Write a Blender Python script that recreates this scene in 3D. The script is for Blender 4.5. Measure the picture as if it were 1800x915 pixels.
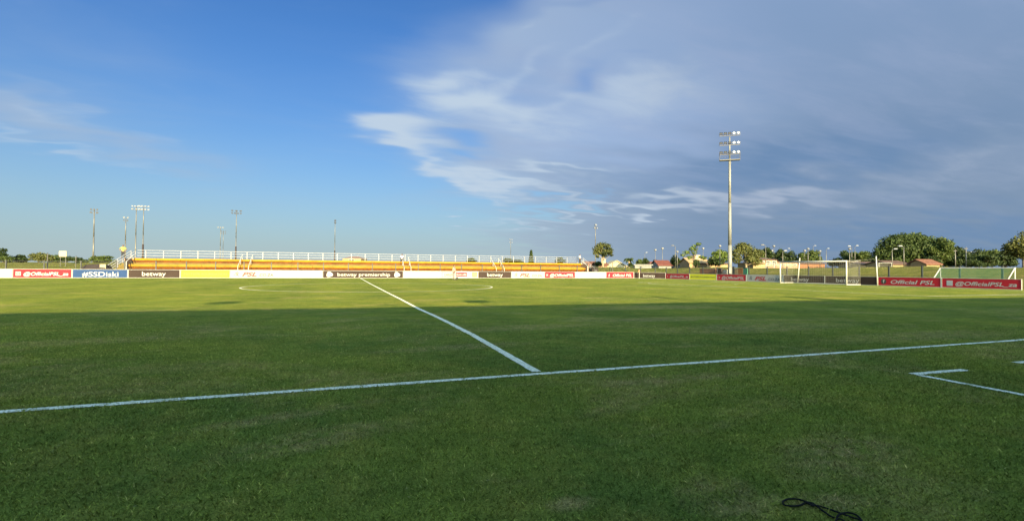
import bpy, bmesh, math, random
import numpy as np
from mathutils import Vector, Matrix
R = math.radians
for o in list(bpy.data.objects): bpy.data.objects.remove(o)
S = bpy.context.scene
COL = S.collection
random.seed(7); RNG = np.random.default_rng(7)

# ------------------------------------------------------------------ camera
CF, YAW, PIT, ROLL, CH, CX, CD = 849.04, .3372, .0189, .0067, 1.3583, -2.4558, 5.8515
Fv = Vector((math.sin(YAW)*math.cos(PIT), math.cos(YAW)*math.cos(PIT), math.sin(PIT)))
Rv = Vector((math.cos(YAW), -math.sin(YAW), 0)); Uv = Rv.cross(Fv)
c_, s_ = math.cos(ROLL), math.sin(ROLL)
Rc = Rv*c_ + Uv*s_; Uc = Uv*c_ - Rv*s_
CAM = Vector((CX, -CD, CH))
cam = bpy.data.cameras.new('camera'); cam.lens = 36*CF/1800; cam.sensor_width = 36
cam.clip_start = .05; cam.clip_end = 9000
camo = bpy.data.objects.new('camera', cam); COL.objects.link(camo)
m = Matrix((Rc, Uc, -Fv)).transposed().to_4x4(); m.translation = CAM; camo.matrix_world = m
S.camera = camo
def ray(px, py): return Fv*CF + Rc*(px-900) - Uc*(py-457.5)
def onz(px, py, z=0.):
    v = ray(px, py); return CAM + v*((z-CH)/v.z)
def atY(px, py, Y):
    v = ray(px, py); return CAM + v*((Y+CD)/v.y)
def atZ(px, py, d):
    v = ray(px, py); return CAM + v*(d/CF)
def hor(px): return 457.5 + 849*math.tan(PIT) + (px-900)*ROLL

# ------------------------------------------------------------------ light
SUN_EL = 19.0; SUN_AZ = 184.5          # azimuth of the sun measured from +Y clockwise
S.view_settings.view_transform = 'Standard'; S.view_settings.look = 'None'
S.view_settings.gamma = 1; S.view_settings.use_curve_mapping = False
S.view_settings.exposure = 2.2
sl = bpy.data.lights.new('sun', 'SUN'); sl.energy = 4.15; sl.angle = R(.5); sl.color = (1, .80, .42)
so = bpy.data.objects.new('sun', sl); COL.objects.link(so)
sd = Vector((math.sin(R(SUN_AZ))*math.cos(R(SUN_EL)), math.cos(R(SUN_AZ))*math.cos(R(SUN_EL)), math.sin(R(SUN_EL))))
so.rotation_euler = sd.to_track_quat('Z', 'Y').to_euler(); so.location = (0, -60, 40)

W = bpy.data.worlds.new('World'); S.world = W; W.use_nodes = True
W.cycles.sampling_method = 'MANUAL'; W.cycles.sample_map_resolution = 256
def build_world():
    nt = W.node_tree; N = nt.nodes; L = nt.links; N.clear()
    out = N.new('ShaderNodeOutputWorld'); bg = N.new('ShaderNodeBackground'); L.new(bg.outputs[0], out.inputs[0])
    bg.inputs[1].default_value = .05
    sky = N.new('ShaderNodeTexSky'); sky.sky_type = 'NISHITA'; sky.sun_disc = False
    sky.sun_elevation = R(SUN_EL); sky.sun_rotation = R(SUN_AZ); sky.air_density = 1.0; sky.dust_density = .6; sky.ozone_density = 2.2
    def M(op, a, b=None, c=None, clamp=False):
        n = N.new('ShaderNodeMath'); n.operation = op; n.use_clamp = clamp
        for i, v in enumerate((a, b, c)):
            if v is None: continue
            if isinstance(v, (int, float)): n.inputs[i].default_value = v
            else: L.new(v, n.inputs[i])
        return n.outputs[0]
    tc = N.new('ShaderNodeTexCoord'); sp = N.new('ShaderNodeSeparateXYZ'); L.new(tc.outputs['Generated'], sp.inputs[0])
    x, y, z = sp.outputs
    zz = M('MAXIMUM', z, 0.0)
    # cloud layer coordinates: where the view ray meets a high flat layer
    den = M('ADD', zz, .13)
    cv = N.new('ShaderNodeCombineXYZ'); L.new(M('DIVIDE', x, den), cv.inputs[0]); L.new(M('DIVIDE', y, den), cv.inputs[1])
    def noise(scale, detail, rough, vec, dist=0., lac=2.0):
        n = N.new('ShaderNodeTexNoise'); n.inputs['Scale'].default_value = scale; n.inputs['Detail'].default_value = detail
        n.inputs['Roughness'].default_value = rough; n.inputs['Distortion'].default_value = dist; n.inputs['Lacunarity'].default_value = lac
        L.new(vec, n.inputs['Vector']); return n.outputs['Fac']
    mp = N.new('ShaderNodeMapping'); L.new(cv.outputs[0], mp.inputs[0]); mp.inputs['Rotation'].default_value = (0, 0, R(35)); mp.inputs['Scale'].default_value = (1.0, 1.9, 1)
    nA = noise(1.1, 6, .56, mp.outputs[0], .5)
    nB = noise(3.6, 6, .6, mp.outputs[0], .7)
    mp2 = N.new('ShaderNodeMapping'); L.new(cv.outputs[0], mp2.inputs[0]); mp2.inputs['Rotation'].default_value = (0, 0, R(20)); mp2.inputs['Scale'].default_value = (.55, 1.9, 1)
    nW = noise(1.5, 2, .5, cv.outputs[0]); nW2 = noise(1.9, 2, .5, mp.outputs[0])
    az = M('ARCTAN2', x, y); el = M('ARCSINE', M('MINIMUM', z, 1.0))
    azw = M('ADD', az, M('MULTIPLY', M('SUBTRACT', nW, .5), .22))
    elw = M('ADD', el, M('MULTIPLY', M('SUBTRACT', nW2, .5), .13))
    def blobs(lst):
        acc = None
        for (px, py, rx, ry, rot, w) in lst:
            v = ray(px, py).normalized(); a0 = math.atan2(v.x, v.y); e0 = math.asin(v.z)
            k = 1/CF*.93
            du = M('SUBTRACT', azw, a0); dv = M('SUBTRACT', elw, e0); cr, sr = math.cos(R(rot)), math.sin(R(rot))
            u = M('MULTIPLY_ADD', du, cr/(rx*k), M('MULTIPLY', dv, sr/(rx*k)))
            t = M('MULTIPLY_ADD', dv, cr/(ry*k), M('MULTIPLY', du, -sr/(ry*k)))
            g = M('MULTIPLY', M('EXPONENT', M('MULTIPLY', M('ADD', M('MULTIPLY', u, u), M('MULTIPLY', t, t)), -1.0)), w)
            acc = g if acc is None else M('ADD', acc, g)
        return acc
    # thin grey-blue veil on the right and wisps on the left   (px, py, rx, ry, rot deg (ccw), weight)
    veil = blobs([(1800, 300, 480, 380, 0, 1.2), (1480, 100, 360, 190, 0, .75), (1350, 380, 330, 120, 0, .85), (1330, 230, 260, 130, 0, .6),
                  (1060, 230, 210, 110, 0, .62), (860, 255, 150, 80, -15, .55), (930, 60, 190, 50, 22, .38), (1010, 425, 240, 34, 4, .5), (1150, 60, 180, 60, 20, .3),
                  (120, 228, 200, 26, -11, .55), (100, 110, 260, 120, 0, .26), (740, 235, 120, 40, 0, .3), (2300, 200, 700, 500, 0, .9), (760, 60, 120, 40, 25, .25), (960, 50, 200, 60, 15, .5), (1120, 30, 160, 50, 10, .35)])
    cum = blobs([(665, 212, 50, 20, -2, 1.0), (720, 224, 60, 24, 0, .95), (690, 245, 55, 16, -10, .55), (790, 162, 60, 24, 8, .85), (830, 188, 90, 26, -6, .7), (905, 205, 110, 30, -6, .4), (880, 150, 60, 14, 30, .3),
                 (740, 280, 100, 13, -27, .7), (850, 318, 90, 18, -14, .95), (900, 300, 120, 26, 0, .45), (1000, 300, 90, 9, -4, .72), (960, 330, 110, 9, 2, .5), (860, 352, 60, 8, 3, .6), (1015, 345, 80, 8, -10, .6),
                 (1165, 118, 70, 16, 14, .55), (1120, 160, 130, 32, 6, .72), (1250, 180, 120, 36, -8, .35), (1000, 165, 90, 14, 30, .38), (930, 112, 110, 16, 26, .42), (1050, 90, 90, 12, 32, .4), (1050, 225, 190, 34, 8, .42),
                 (1140, 362, 130, 8, -6, .75), (1270, 350, 160, 15, 1, .95), (1180, 345, 90, 10, -4, .5), (1400, 352, 70, 12, -3, .5), (930, 388, 110, 5, 4, .75), (1040, 380, 90, 5, 9, .6), (775, 380, 24, 3, -2, .8),
                 (1690, 302, 170, 32, 9, .52), (60, 195, 120, 9, -6, .38), (170, 205, 80, 6, -12, .3), (120, 262, 110, 7, -13, .45), (30, 240, 60, 8, -10, .3), (900, 405, 160, 10, 0, .3), (860, 430, 90, 5, 0, .25), (950, 30, 60, 8, 30, .35), (935, 45, 30, 5, 0, .3)])
    gap = blobs([(812, 252, 60, 14, 0, .55), (1075, 340, 60, 8, -4, .8), (1040, 358, 60, 8, -4, .5), (1050, 134, 45, 16, 15, .6), (1135, 92, 50, 15, 10, .55), (1060, 6, 150, 12, 5, .45), (975, 366, 90, 10, 0, .6), (820, 20, 160, 40, 20, .25), (1000, 60, 60, 12, 20, .2)])
    def sstep(v, lo, hi):
        n = N.new('ShaderNodeMapRange'); n.interpolation_type = 'SMOOTHSTEP'; n.inputs[1].default_value = min(lo, hi); n.inputs[2].default_value = max(lo, hi)
        if lo > hi: n.inputs[3].default_value = 1; n.inputs[4].default_value = 0
        L.new(v, n.inputs[0]); return n.outputs[0]
    vd = M('SUBTRACT', M('ADD', veil, M('MULTIPLY', M('SUBTRACT', nA, .5), .7)), gap)
    veilf = M('MULTIPLY', sstep(vd, -.02, 1.22), .96)
    cd = M('SUBTRACT', M('ADD', cum, M('ADD', M('MULTIPLY', M('SUBTRACT', nB, .5), .95), M('MULTIPLY', M('SUBTRACT', nA, .5), .5))), M('MULTIPLY', gap, .8))
    cumf = M('MULTIPLY', M('POWER', sstep(cd, -.02, 1.4), 1.25), .93)
    # behind the camera: unseen sky boosted to add skylight on the shaded turf
    def mix(f, a, b, mode='MIX'):
        n = N.new('ShaderNodeMixRGB'); n.blend_type = mode
        if isinstance(f, float): n.inputs[0].default_value = f
        else: L.new(f, n.inputs[0])
        for i, v in ((1, a), (2, b)):
            if isinstance(v, tuple): n.inputs[i].default_value = (*v, 1)
            else: L.new(v, n.inputs[i])
        return n.outputs[0]
    back = sstep(M('MULTIPLY', y, -1.0), -.45, .55)
    base = mix(1.0, sky.outputs[0], mix(back, mix(sstep(el, .05, .5), SKYTINT_LO, SKYTINT), SKY_BACK), 'MULTIPLY')
    # pale low air
    lowf = M('MULTIPLY', M('EXPONENT', M('MULTIPLY', zz, -10.0)), M('SUBTRACT', .97, back))
    base = mix(lowf, base, LOWAIR)
    hi = sstep(el, .0, .55)
    vcol = mix(hi, VEIL_LO, VEIL_HI)
    nC = noise(2.2, 3, .5, mp.outputs[0], .3)
    vcol = mix(M('MULTIPLY', nC, .28), vcol, VEIL_LT)
    shade = sstep(az, R(26), R(48)); leftf = sstep(az, R(46), R(6))
    vcol = mix(leftf, vcol, VEIL_LEFT)
    lt = blobs([(1080, 215, 230, 110, 8, .8), (880, 200, 160, 70, -10, .5), (1000, 60, 220, 60, 0, .3)])
    vcol = mix(M('MINIMUM', lt, .85), vcol, VEIL_MID)
    dk = blobs([(1330, 292, 260, 34, 2, .75), (1480, 250, 140, 60, 0, .35), (1700, 420, 260, 34, 0, .6), (1500, 410, 260, 22, 0, .3)])
    vcol = mix(M('MINIMUM', dk, .9), vcol, VEIL_DK)
    nS = noise(2.6, 5, .62, mp2.outputs[0], .4)
    vcol = mix(M('MULTIPLY', M('MULTIPLY', sstep(nS, .40, .75), .30), sstep(el, .02, .22)), vcol, VEIL_LT2)
    c1 = mix(veilf, base, vcol)
    c1 = mix(M('MULTIPLY', M('EXPONENT', M('MULTIPLY', zz, -9.0)), M('MULTIPLY', sstep(az, R(42), R(14)), .75)), c1, LOWAIR)
    ccol = mix(shade, CUM_L, CUM_R)
    c2 = mix(cumf, c1, ccol)
    L.new(c2, bg.inputs[0])
SKYTINT = (.215, .42, .66); SKYTINT_LO = (.24, .40, .54); SKY_BACK = (4.4, 4.5, 3.6)
VEIL_DK = (.66, 1.14, 1.95); VEIL_LT2 = (1.62, 1.95, 2.75); VEIL_MID = (1.5, 2.08, 3.15); VEIL_LEFT = (1.7, 2.2, 2.95)
LOWAIR = (1.85, 2.3, 2.42); VEIL_LO = (.84, 1.22, 1.75); VEIL_HI = (.98, 1.5, 2.4); VEIL_LT = (1.5, 1.85, 2.75)
CUM_L = (2.35, 2.85, 3.4); CUM_R = (1.7, 2.05, 2.65)
build_world()

# ------------------------------------------------------------------ helpers
class MB:
    def __init__(s): s.v = []; s.f = []; s.mi = []
    def add(s, vs, fs, mi=0):
        b = len(s.v); s.v += [tuple(v) for v in vs]; s.f += [tuple(b+i for i in f) for f in fs]; s.mi += [mi]*len(fs); return s
    def box(s, c, d, rz=0., mi=0):
        hx, hy, hz = d[0]/2, d[1]/2, d[2]/2; c0, s0 = math.cos(rz), math.sin(rz); vs = []
        for sx, sy, sz in ((-1,-1,-1),(1,-1,-1),(1,1,-1),(-1,1,-1),(-1,-1,1),(1,-1,1),(1,1,1),(-1,1,1)):
            x, y = sx*hx, sy*hy; vs.append((c[0]+x*c0-y*s0, c[1]+x*s0+y*c0, c[2]+sz*hz))
        return s.add(vs, [(0,3,2,1),(4,5,6,7),(0,1,5,4),(1,2,6,5),(2,3,7,6),(3,0,4,7)], mi)
    def b2(s, x0, x1, y0, y1, z0, z1, mi=0): return s.box(((x0+x1)/2,(y0+y1)/2,(z0+z1)/2), (abs(x1-x0),abs(y1-y0),abs(z1-z0)), 0, mi)
    def tube(s, p0, p1, r0, r1=None, n=8, mi=0):
        r1 = r0 if r1 is None else r1; p0, p1 = Vector(p0), Vector(p1); d = (p1-p0).normalized()
        u = d.cross(Vector((0,0,1)) if abs(d.z) < .95 else Vector((1,0,0))).normalized(); w = d.cross(u)
        vs = []
        for p, r in ((p0, r0), (p1, r1)):
            for i in range(n):
                a = 2*math.pi*i/n; vs.append(p+u*(r*math.cos(a))+w*(r*math.sin(a)))
        fs = [(i, (i+1) % n, n+(i+1) % n, n+i) for i in range(n)]+[tuple(range(n-1, -1, -1)), tuple(range(n, 2*n))]
        return s.add(vs, fs, mi)
    def path(s, pts, r, n=6, mi=0):
        for a, b in zip(pts, pts[1:]): s.tube(a, b, r, r, n, mi)
        return s
    def prism(s, prof, x0, x1, mi=0):   # profile of (y, z) extruded along x
        n = len(prof); vs = [(x0, y, z) for y, z in prof]+[(x1, y, z) for y, z in prof]
        fs = [(i, (i+1) % n, n+(i+1) % n, n+i) for i in range(n)]+[tuple(range(n-1, -1, -1)), tuple(range(n, 2*n))]
        return s.add(vs, fs, mi)
    def ball(s, c, r, n=10, mi=0):
        r = (r, r, r) if isinstance(r, (int, float)) else r; vs = []; fs = []; m = n//2
        for j in range(1, m):
            for i in range(n):
                a = 2*math.pi*i/n; b = math.pi*j/m
                vs.append((c[0]+r[0]*math.sin(b)*math.cos(a), c[1]+r[1]*math.sin(b)*math.sin(a), c[2]+r[2]*math.cos(b)))
        for j in range(m-2):
            for i in range(n): fs.append((j*n+i, (j+1)*n+i, (j+1)*n+(i+1) % n, j*n+(i+1) % n))
        vs += [(c[0], c[1], c[2]+r[2]), (c[0], c[1], c[2]-r[2])]; t = len(vs)-2
        for i in range(n): fs += [(t, i, (i+1) % n), (t+1, (m-2)*n+(i+1) % n, (m-2)*n+i)]
        return s.add(vs, fs, mi)
    def disc(s, c, rx, rz, n=20, y=0., mi=0, hole=0.):
        if hole:
            vs = [(c[0]+rx*k*math.cos(2*math.pi*i/n), y, c[1]+rz*k*math.sin(2*math.pi*i/n)) for k in (1, hole) for i in range(n)]
            return s.add(vs, [(i, (i+1) % n, n+(i+1) % n, n+i) for i in range(n)], mi)
        return s.add([(c[0]+rx*math.cos(2*math.pi*i/n), y, c[1]+rz*math.sin(2*math.pi*i/n)) for i in range(n)], [tuple(range(n))], mi)
    def poly(s, pts, y=0., mi=0): return s.add([(p[0], y, p[1]) for p in pts], [tuple(range(len(pts)))], mi)
    def obj(s, name, mats, parent=None, smooth=False):
        me = bpy.data.meshes.new(name); me.from_pydata(s.v, [], s.f)
        mats = mats if isinstance(mats, (list, tuple)) else [mats]
        for m_ in mats: me.materials.append(m_)
        if len(mats) > 1: me.polygons.foreach_set('material_index', s.mi)
        if smooth: me.polygons.foreach_set('use_smooth', [True]*len(me.polygons))
        me.update(); o = bpy.data.objects.new(name, me); COL.objects.link(o)
        if parent is not None: o.parent = parent
        return o
def tag(o, label=None, cat=None, group=None, kind=None):
    if label: o['label'] = label
    if cat: o['category'] = cat
    if group: o['group'] = group
    if kind: o['kind'] = kind
    return o
def thing(name, label, cat, loc=(0,0,0), rz=0., group=None):
    o = bpy.data.objects.new(name, None); o.empty_display_size = .2; COL.objects.link(o)
    o.location = loc; o.rotation_euler = (0, 0, rz); return tag(o, label, cat, group)
def dup(root, loc, rz=None, label=None, scale=None):
    r = root.copy(); COL.objects.link(r); r.location = loc
    if rz is not None: r.rotation_euler = (0, 0, rz)
    if scale: r.scale = scale
    if label: r['label'] = label
    for ch in list(root.children):
        c = ch.copy(); COL.objects.link(c); c.parent = r
        for g in list(ch.children):
            d = g.copy(); COL.objects.link(d); d.parent = c
    return r

# ------------------------------------------------------------------ materials
def mat(name, col, rough=.6, var=.0, scale=4., metal=0., spec=.4, col2=None, bump=0., detail=5):
    m = bpy.data.materials.new(name); m.use_nodes = True; nt = m.node_tree; b = nt.nodes['Principled BSDF']
    b.inputs['Base Color'].default_value = (*col, 1); b.inputs['Roughness'].default_value = rough
    b.inputs['Metallic'].default_value = metal; b.inputs['Specular IOR Level'].default_value = spec
    if var or col2 or bump:
        tc = nt.nodes.new('ShaderNodeTexCoord'); n = nt.nodes.new('ShaderNodeTexNoise'); n.inputs['Scale'].default_value = scale; n.inputs['Detail'].default_value = detail
        nt.links.new(tc.outputs['Object'], n.inputs['Vector'])
        rp = nt.nodes.new('ShaderNodeValToRGB'); rp.color_ramp.elements[0].position = .32; rp.color_ramp.elements[1].position = .68
        rp.color_ramp.elements[0].color = (*[c*(1-var) for c in col], 1)
        rp.color_ramp.elements[1].color = (*(col2 or [min(1, c*(1+var)) for c in col]), 1)
        nt.links.new(n.outputs['Fac'], rp.inputs[0]); nt.links.new(rp.outputs[0], b.inputs['Base Color'])
        if bump:
            bp = nt.nodes.new('ShaderNodeBump'); bp.inputs['Strength'].default_value = bump; bp.inputs['Distance'].default_value = .05
            nt.links.new(n.outputs['Fac'], bp.inputs['Height']); nt.links.new(bp.outputs[0], b.inputs['Normal'])
    return m
def grass_mat(name, kind):
    """lawn: blade-scale random normals, streaks, worn and pale patches laid out in world space"""
    m = bpy.data.materials.new(name); m.use_nodes = True; nt = m.node_tree; N = nt.nodes; L = nt.links
    b = N['Principled BSDF']; b.inputs['Roughness'].default_value = .9; b.inputs['Specular IOR Level'].default_value = .0
    geo = N.new('ShaderNodeNewGeometry'); P = geo.outputs['Position']
    def noise(scale, det=4, rough=.55, sc=(1, 1, 1), col=False, rot=0., dist=0.):
        mp = N.new('ShaderNodeMapping'); mp.inputs['Scale'].default_value = sc; mp.inputs['Rotation'].default_value = (0, 0, rot); L.new(P, mp.inputs[0])
        n = N.new('ShaderNodeTexNoise'); n.inputs['Scale'].default_value = scale; n.inputs['Detail'].default_value = det; n.inputs['Roughness'].default_value = rough
        n.inputs['Distortion'].default_value = dist
        L.new(mp.outputs[0], n.inputs['Vector']); return n.outputs['Color' if col else 'Fac']
    def ramp(f, a, b_, lo, hi):
        r = N.new('ShaderNodeMapRange'); r.inputs[1].default_value = lo; r.inputs[2].default_value = hi; L.new(f, r.inputs[0]); r.inputs[3].default_value = a; r.inputs[4].default_value = b_; r.clamp = True
        return r.outputs[0]
    def mix(f, a, b_, mode='MIX'):
        n = N.new('ShaderNodeMixRGB'); n.blend_type = mode
        if isinstance(f, float): n.inputs[0].default_value = f
        else: L.new(f, n.inputs[0])
        for i, v in ((1, a), (2, b_)):
            if isinstance(v, tuple): n.inputs[i].default_value = (*v, 1)
            else: L.new(v, n.inputs[i])
        return n.outputs[0]
    def mul(a, b_):
        n = N.new('ShaderNodeMath'); n.operation = 'MULTIPLY'; L.new(a, n.inputs[0])
        if isinstance(b_, float): n.inputs[1].default_value = b_
        else: L.new(b_, n.inputs[1])
        return n.outputs[0]
    if kind == 'lawn': A, B, D, T = G_A, G_B, G_DRY, G_TAN
    else: A, B, D, T = (.075, .090, .022), (.12, .12, .032), (.18, .155, .06), (.20, .155, .08)
    c = mix(ramp(noise(.45, 5, .6), 0, 1, .36, .64), A, B)
    c = mix(ramp(noise(2.2, 5, .65, (1, .8, 1)), 0, .7, .45, .75), c, D)
    c = mix(ramp(noise(.16, 4, .6, (1, 1, 1)), 0, .55, .5, .72), c, tuple(x*1.15 for x in B))
    # dry, thin places
    patch = mul(ramp(noise(.33, 5, .7, (1, 1.6, 1), dist=.6), 0, 1, .52, .70), ramp(noise(5, 5, .75), .15, 1, .38, .66))
    c = mix(mul(patch, .8 if kind == 'lawn' else .9), c, T)
    if kind == 'lawn':   # worn places with a shape of their own
        sp = N.new('ShaderNodeSeparateXYZ'); L.new(P, sp.inputs[0])
        brk = ramp(noise(4.5, 5, .8), 0, 1, .40, .62); acc = None
        for (px_, py_, rx_, ry_, rot_) in ((1262, 868, .30, .22, .4), (1300, 895, .20, .13, 0), (1005, 885, .16, .10, 0), (1480, 795, .7, .35, .2), (1170, 668, 1.3, .22, .05), (1330, 575, 3.2, .8, 0), (1180, 560, 2.5, .6, 0), (930, 575, 2.2, .5, .1), (520, 728, .9, .16, .3), (560, 770, .7, .25, .3), (140, 600, 2.2, .5, .1), (1620, 590, 3., .6, 0), (1440, 880, .45, .12, -.3), (800, 610, 1.5, .3, .1), (1130, 540, 3., 1., 0)):
            v = onz(px_, py_); d2 = None
            for (cx_, cy_, k_) in ((math.cos(rot_), math.sin(rot_), rx_), (-math.sin(rot_), math.cos(rot_), ry_)):
                a1 = N.new('ShaderNodeMath'); a1.operation = 'MULTIPLY_ADD'; L.new(sp.outputs[0], a1.inputs[0]); a1.inputs[1].default_value = cx_/k_; a1.inputs[2].default_value = -(v.x*cx_+v.y*cy_)/k_
                a2 = N.new('ShaderNodeMath'); a2.operation = 'MULTIPLY_ADD'; L.new(sp.outputs[1], a2.inputs[0]); a2.inputs[1].default_value = cy_/k_; L.new(a1.outputs[0], a2.inputs[2])
                q_ = mul(a2.outputs[0], a2.outputs[0])
                if d2 is None: d2 = q_
                else:
                    s2 = N.new('ShaderNodeMath'); s2.operation = 'ADD'; L.new(d2, s2.inputs[0]); L.new(q_, s2.inputs[1]); d2 = s2.outputs[0]
            f_ = ramp(d2, 1, 0, .1, 1.4)
            if acc is None: acc = f_
            else:
                s2 = N.new('ShaderNodeMath'); s2.operation = 'MAXIMUM'; L.new(acc, s2.inputs[0]); L.new(f_, s2.inputs[1]); acc = s2.outputs[0]
        c = mix(mul(mul(acc, brk), .62), c, (.29, .215, .10))
    # blade scale light and dark
    fine = noise(60, 3, .8, (1, 1, 1)); c = mix(1.0, c, mix(ramp(fine, 0, 1, .3, .7), (.38, .38, .40), (1.6, 1.6, 1.55)), 'MULTIPLY')
    mid = noise(7, 6, .9, (.8, 1.2, 1)); c = mix(1.0, c, mix(ramp(mid, 0, 1, .3, .7), (.66, .68, .68), (1.36, 1.34, 1.32)), 'MULTIPLY')
    big = noise(1.6, 5, .8, (.5, 1.3, 1)); c = mix(1.0, c, mix(ramp(big, 0, 1, .35, .65), (.84, .86, .88), (1.16, 1.13, 1.1)), 'MULTIPLY')
    fl = mul(ramp(noise(26, 2, .5), 0, 1, .69, .74), .55); c = mix(fl, c, (.28, .27, .12))
    if kind == 'lawn':     # scuffed pale streaks and mowing
        stx = mul(ramp(noise(.5, 5, .75, (.22, 1.6, 1), rot=.1), 0, 1, .56, .70), ramp(noise(3.5, 4, .7, (.5, 2, 1)), 0, 1, .45, .65)); c = mix(mul(stx, .8), c, (.24, .21, .085))
        c = mix(1.0, c, mix(ramp(noise(.11, 3, .6), 0, 1, .38, .62), (.92, .95, 1.0), (1.08, 1.05, 1.0)), 'MULTIPLY')
    if kind == 'lawn':     # mowing bands across the pitch, faint
        wv = N.new('ShaderNodeTexWave'); wv.bands_direction = 'X'; wv.inputs['Scale'].default_value = .055; wv.inputs['Distortion'].default_value = 1.0; L.new(P, wv.inputs[0])
        c = mix(1.0, c, mix(wv.outputs['Fac'], (.92, .94, .95), (1.06, 1.05, 1.03)), 'MULTIPLY')
    L.new(c, b.inputs['Base Color'])
    # blades stand up: spread the normals
    nn = noise(180, 1, .5, (1, 1, 1), col=True)
    vm = N.new('ShaderNodeVectorMath'); vm.operation = 'SUBTRACT'; L.new(nn, vm.inputs[0]); vm.inputs[1].default_value = (.5, .5, .5)
    v2 = N.new('ShaderNodeVectorMath'); v2.operation = 'MULTIPLY'; L.new(vm.outputs[0], v2.inputs[0]); v2.inputs[1].default_value = (6, 6, 1)
    v3 = N.new('ShaderNodeVectorMath'); v3.operation = 'ADD'; L.new(v2.outputs[0], v3.inputs[0]); v3.inputs[1].default_value = (0, 0, 1.0)
    v4 = N.new('ShaderNodeVectorMath'); v4.operation = 'NORMALIZE'; L.new(v3.outputs[0], v4.inputs[0])
    L.new(v4.outputs[0], b.inputs['Normal'])
    return m
G_A = (.090, .126, .027); G_B = (.136, .160, .029); G_DRY = (.185, .172, .040); G_TAN = (.30, .225, .10)
def paint_mat():
    m = bpy.data.materials.new('line_paint'); m.use_nodes = True; nt = m.node_tree; N = nt.nodes; L = nt.links; b = N['Principled BSDF']
    b.inputs['Roughness'].default_value = .95; b.inputs['Specular IOR Level'].default_value = 0
    geo = N.new('ShaderNodeNewGeometry')
    def nz(sc, det, lo, hi):
        n = N.new('ShaderNodeTexNoise'); n.inputs['Scale'].default_value = sc; n.inputs['Detail'].default_value = det; L.new(geo.outputs['Position'], n.inputs['Vector'])
        r_ = N.new('ShaderNodeMapRange'); r_.inputs[1].default_value = lo; r_.inputs[2].default_value = hi; L.new(n.outputs['Fac'], r_.inputs[0]); return r_.outputs[0]
    a = nz(45, 4, .30, .52); c = nz(3.0, 4, .15, .45); mu = N.new('ShaderNodeMath'); mu.operation = 'MULTIPLY'; L.new(a, mu.inputs[0]); L.new(c, mu.inputs[1])
    mx = N.new('ShaderNodeMixRGB'); L.new(mu.outputs[0], mx.inputs[0]); mx.inputs[1].default_value = (.16, .19, .08, 1); mx.inputs[2].default_value = (.60, .60, .49, 1); L.new(mx.outputs[0], b.inputs['Base Color'])
    return m
M = {}
M['lawn'] = grass_mat('lawn_grass', 'lawn'); M['rough'] = grass_mat('rough_grass', 'rough')
M['paint'] = paint_mat()
M['white'] = mat('white_paint', (.34, .335, .31), .45, .05, 3)
M['rail'] = mat('white_rail', (.17, .17, .19), .4, .05, 2)
M['cream'] = mat('cream_plaster', (.30, .26, .17), .8, .1, 1)
M['black'] = mat('black_metal', (.02, .022, .022), .5, .2, 3)
M['steel'] = mat('galvanised_steel', (.095, .09, .08), .45, .12, 1.2, metal=.25)
M['pale_steel'] = mat('pale_galvanised_steel', (.125, .125, .115), .5, .10, 1.2)
M['dsteel'] = mat('dark_steel', (.05, .047, .044), .5, .1, 2)
M['concrete'] = mat('concrete', (.105, .075, .016), .9, .18, 1.5, bump=.2)
M['yellow'] = mat('yellow_bench', (.22, .115, .005), .6, .14, 1.1, spec=.1)
M['orange'] = mat('orange_step', (.10, .030, .002), .7, .30, 1.6, spec=.05)
M['red_sheet'] = mat('red_board', (.29, .014, .022), .7, .06, 1, spec=.12)
M['blue_sheet'] = mat('blue_board', (.014, .036, .10), .7, .06, 1, spec=.12)
M['black_sheet'] = mat('black_board', (.027, .0175, .0145), .7, .12, 1, spec=.12)
M['yellow_sheet'] = mat('yellow_board', (.50, .46, .03), .7, .05, 1, spec=.12)
M['white_sheet'] = mat('white_board', (.27, .26, .24), .7, .04, 1, spec=.12)
M['ink'] = mat('black_ink', (.03, .03, .03), .6); M['ink_red'] = mat('red_ink', (.26, .012, .014), .6); M['ink_white'] = mat('white_ink', (.31, .305, .29), .6)
M['ink_grey'] = mat('grey_ink', (.30, .30, .32), .6); M['ink_olive'] = mat('olive_ink', (.16, .17, .04), .6); M['ink_blue'] = mat('blue_ink', (.04, .10, .25), .6)
M['ink_orange'] = mat('orange_ink', (.50, .20, .08), .6)
M['net'] = mat('net_cord', (.27, .255, .21), .7); M['green_net'] = mat('green_net', (.03, .14, .09), .7)
M['bark'] = mat('bark', (.10, .075, .05), .9, .35, 6, bump=.4); M['pale_bark'] = mat('pale_bark', (.20, .15, .095), .9, .3, 5)
M['tile'] = mat('terracotta_tile', (.115, .046, .026), .8, .25, 2.5); M['tile_red'] = mat('red_tile', (.10, .028, .018), .8, .22, 2.5)
M['tile_brown'] = mat('brown_tile', (.075, .042, .033), .8, .2, 2)
M['brick'] = mat('orange_brick', (.17, .075, .038), .9, .22, 5); M['pink'] = mat('pink_plaster', (.22, .13, .085), .85, .12, 1.5)
M['beige'] = mat('beige_plaster', (.24, .165, .085), .85, .12, 1.5); M['grey'] = mat('grey_plaster', (.17, .17, .165), .85, .12, 1.5)
M['glass'] = mat('window_glass', (.03, .035, .04), .15, spec=.6)
M['tarp'] = mat('dark_brown_sheet', (.020, .012, .011), .8, .25, 1.5)
M['lamp'] = mat('lamp_housing', (.14, .14, .145), .3, metal=.2); M['lamp_dark'] = mat('dark_lamp_housing', (.020, .020, .022), .4)
M['lens'] = mat('lamp_glass', (.42, .43, .45), .25, metal=.3, spec=.6)
M['door'] = mat('orange_door', (.22, .085, .025), .6, .2, 3)
M['skin'] = mat('skin', (.13, .07, .045), .6); M['hair'] = mat('black_hair', (.012, .01, .01), .8)
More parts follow.
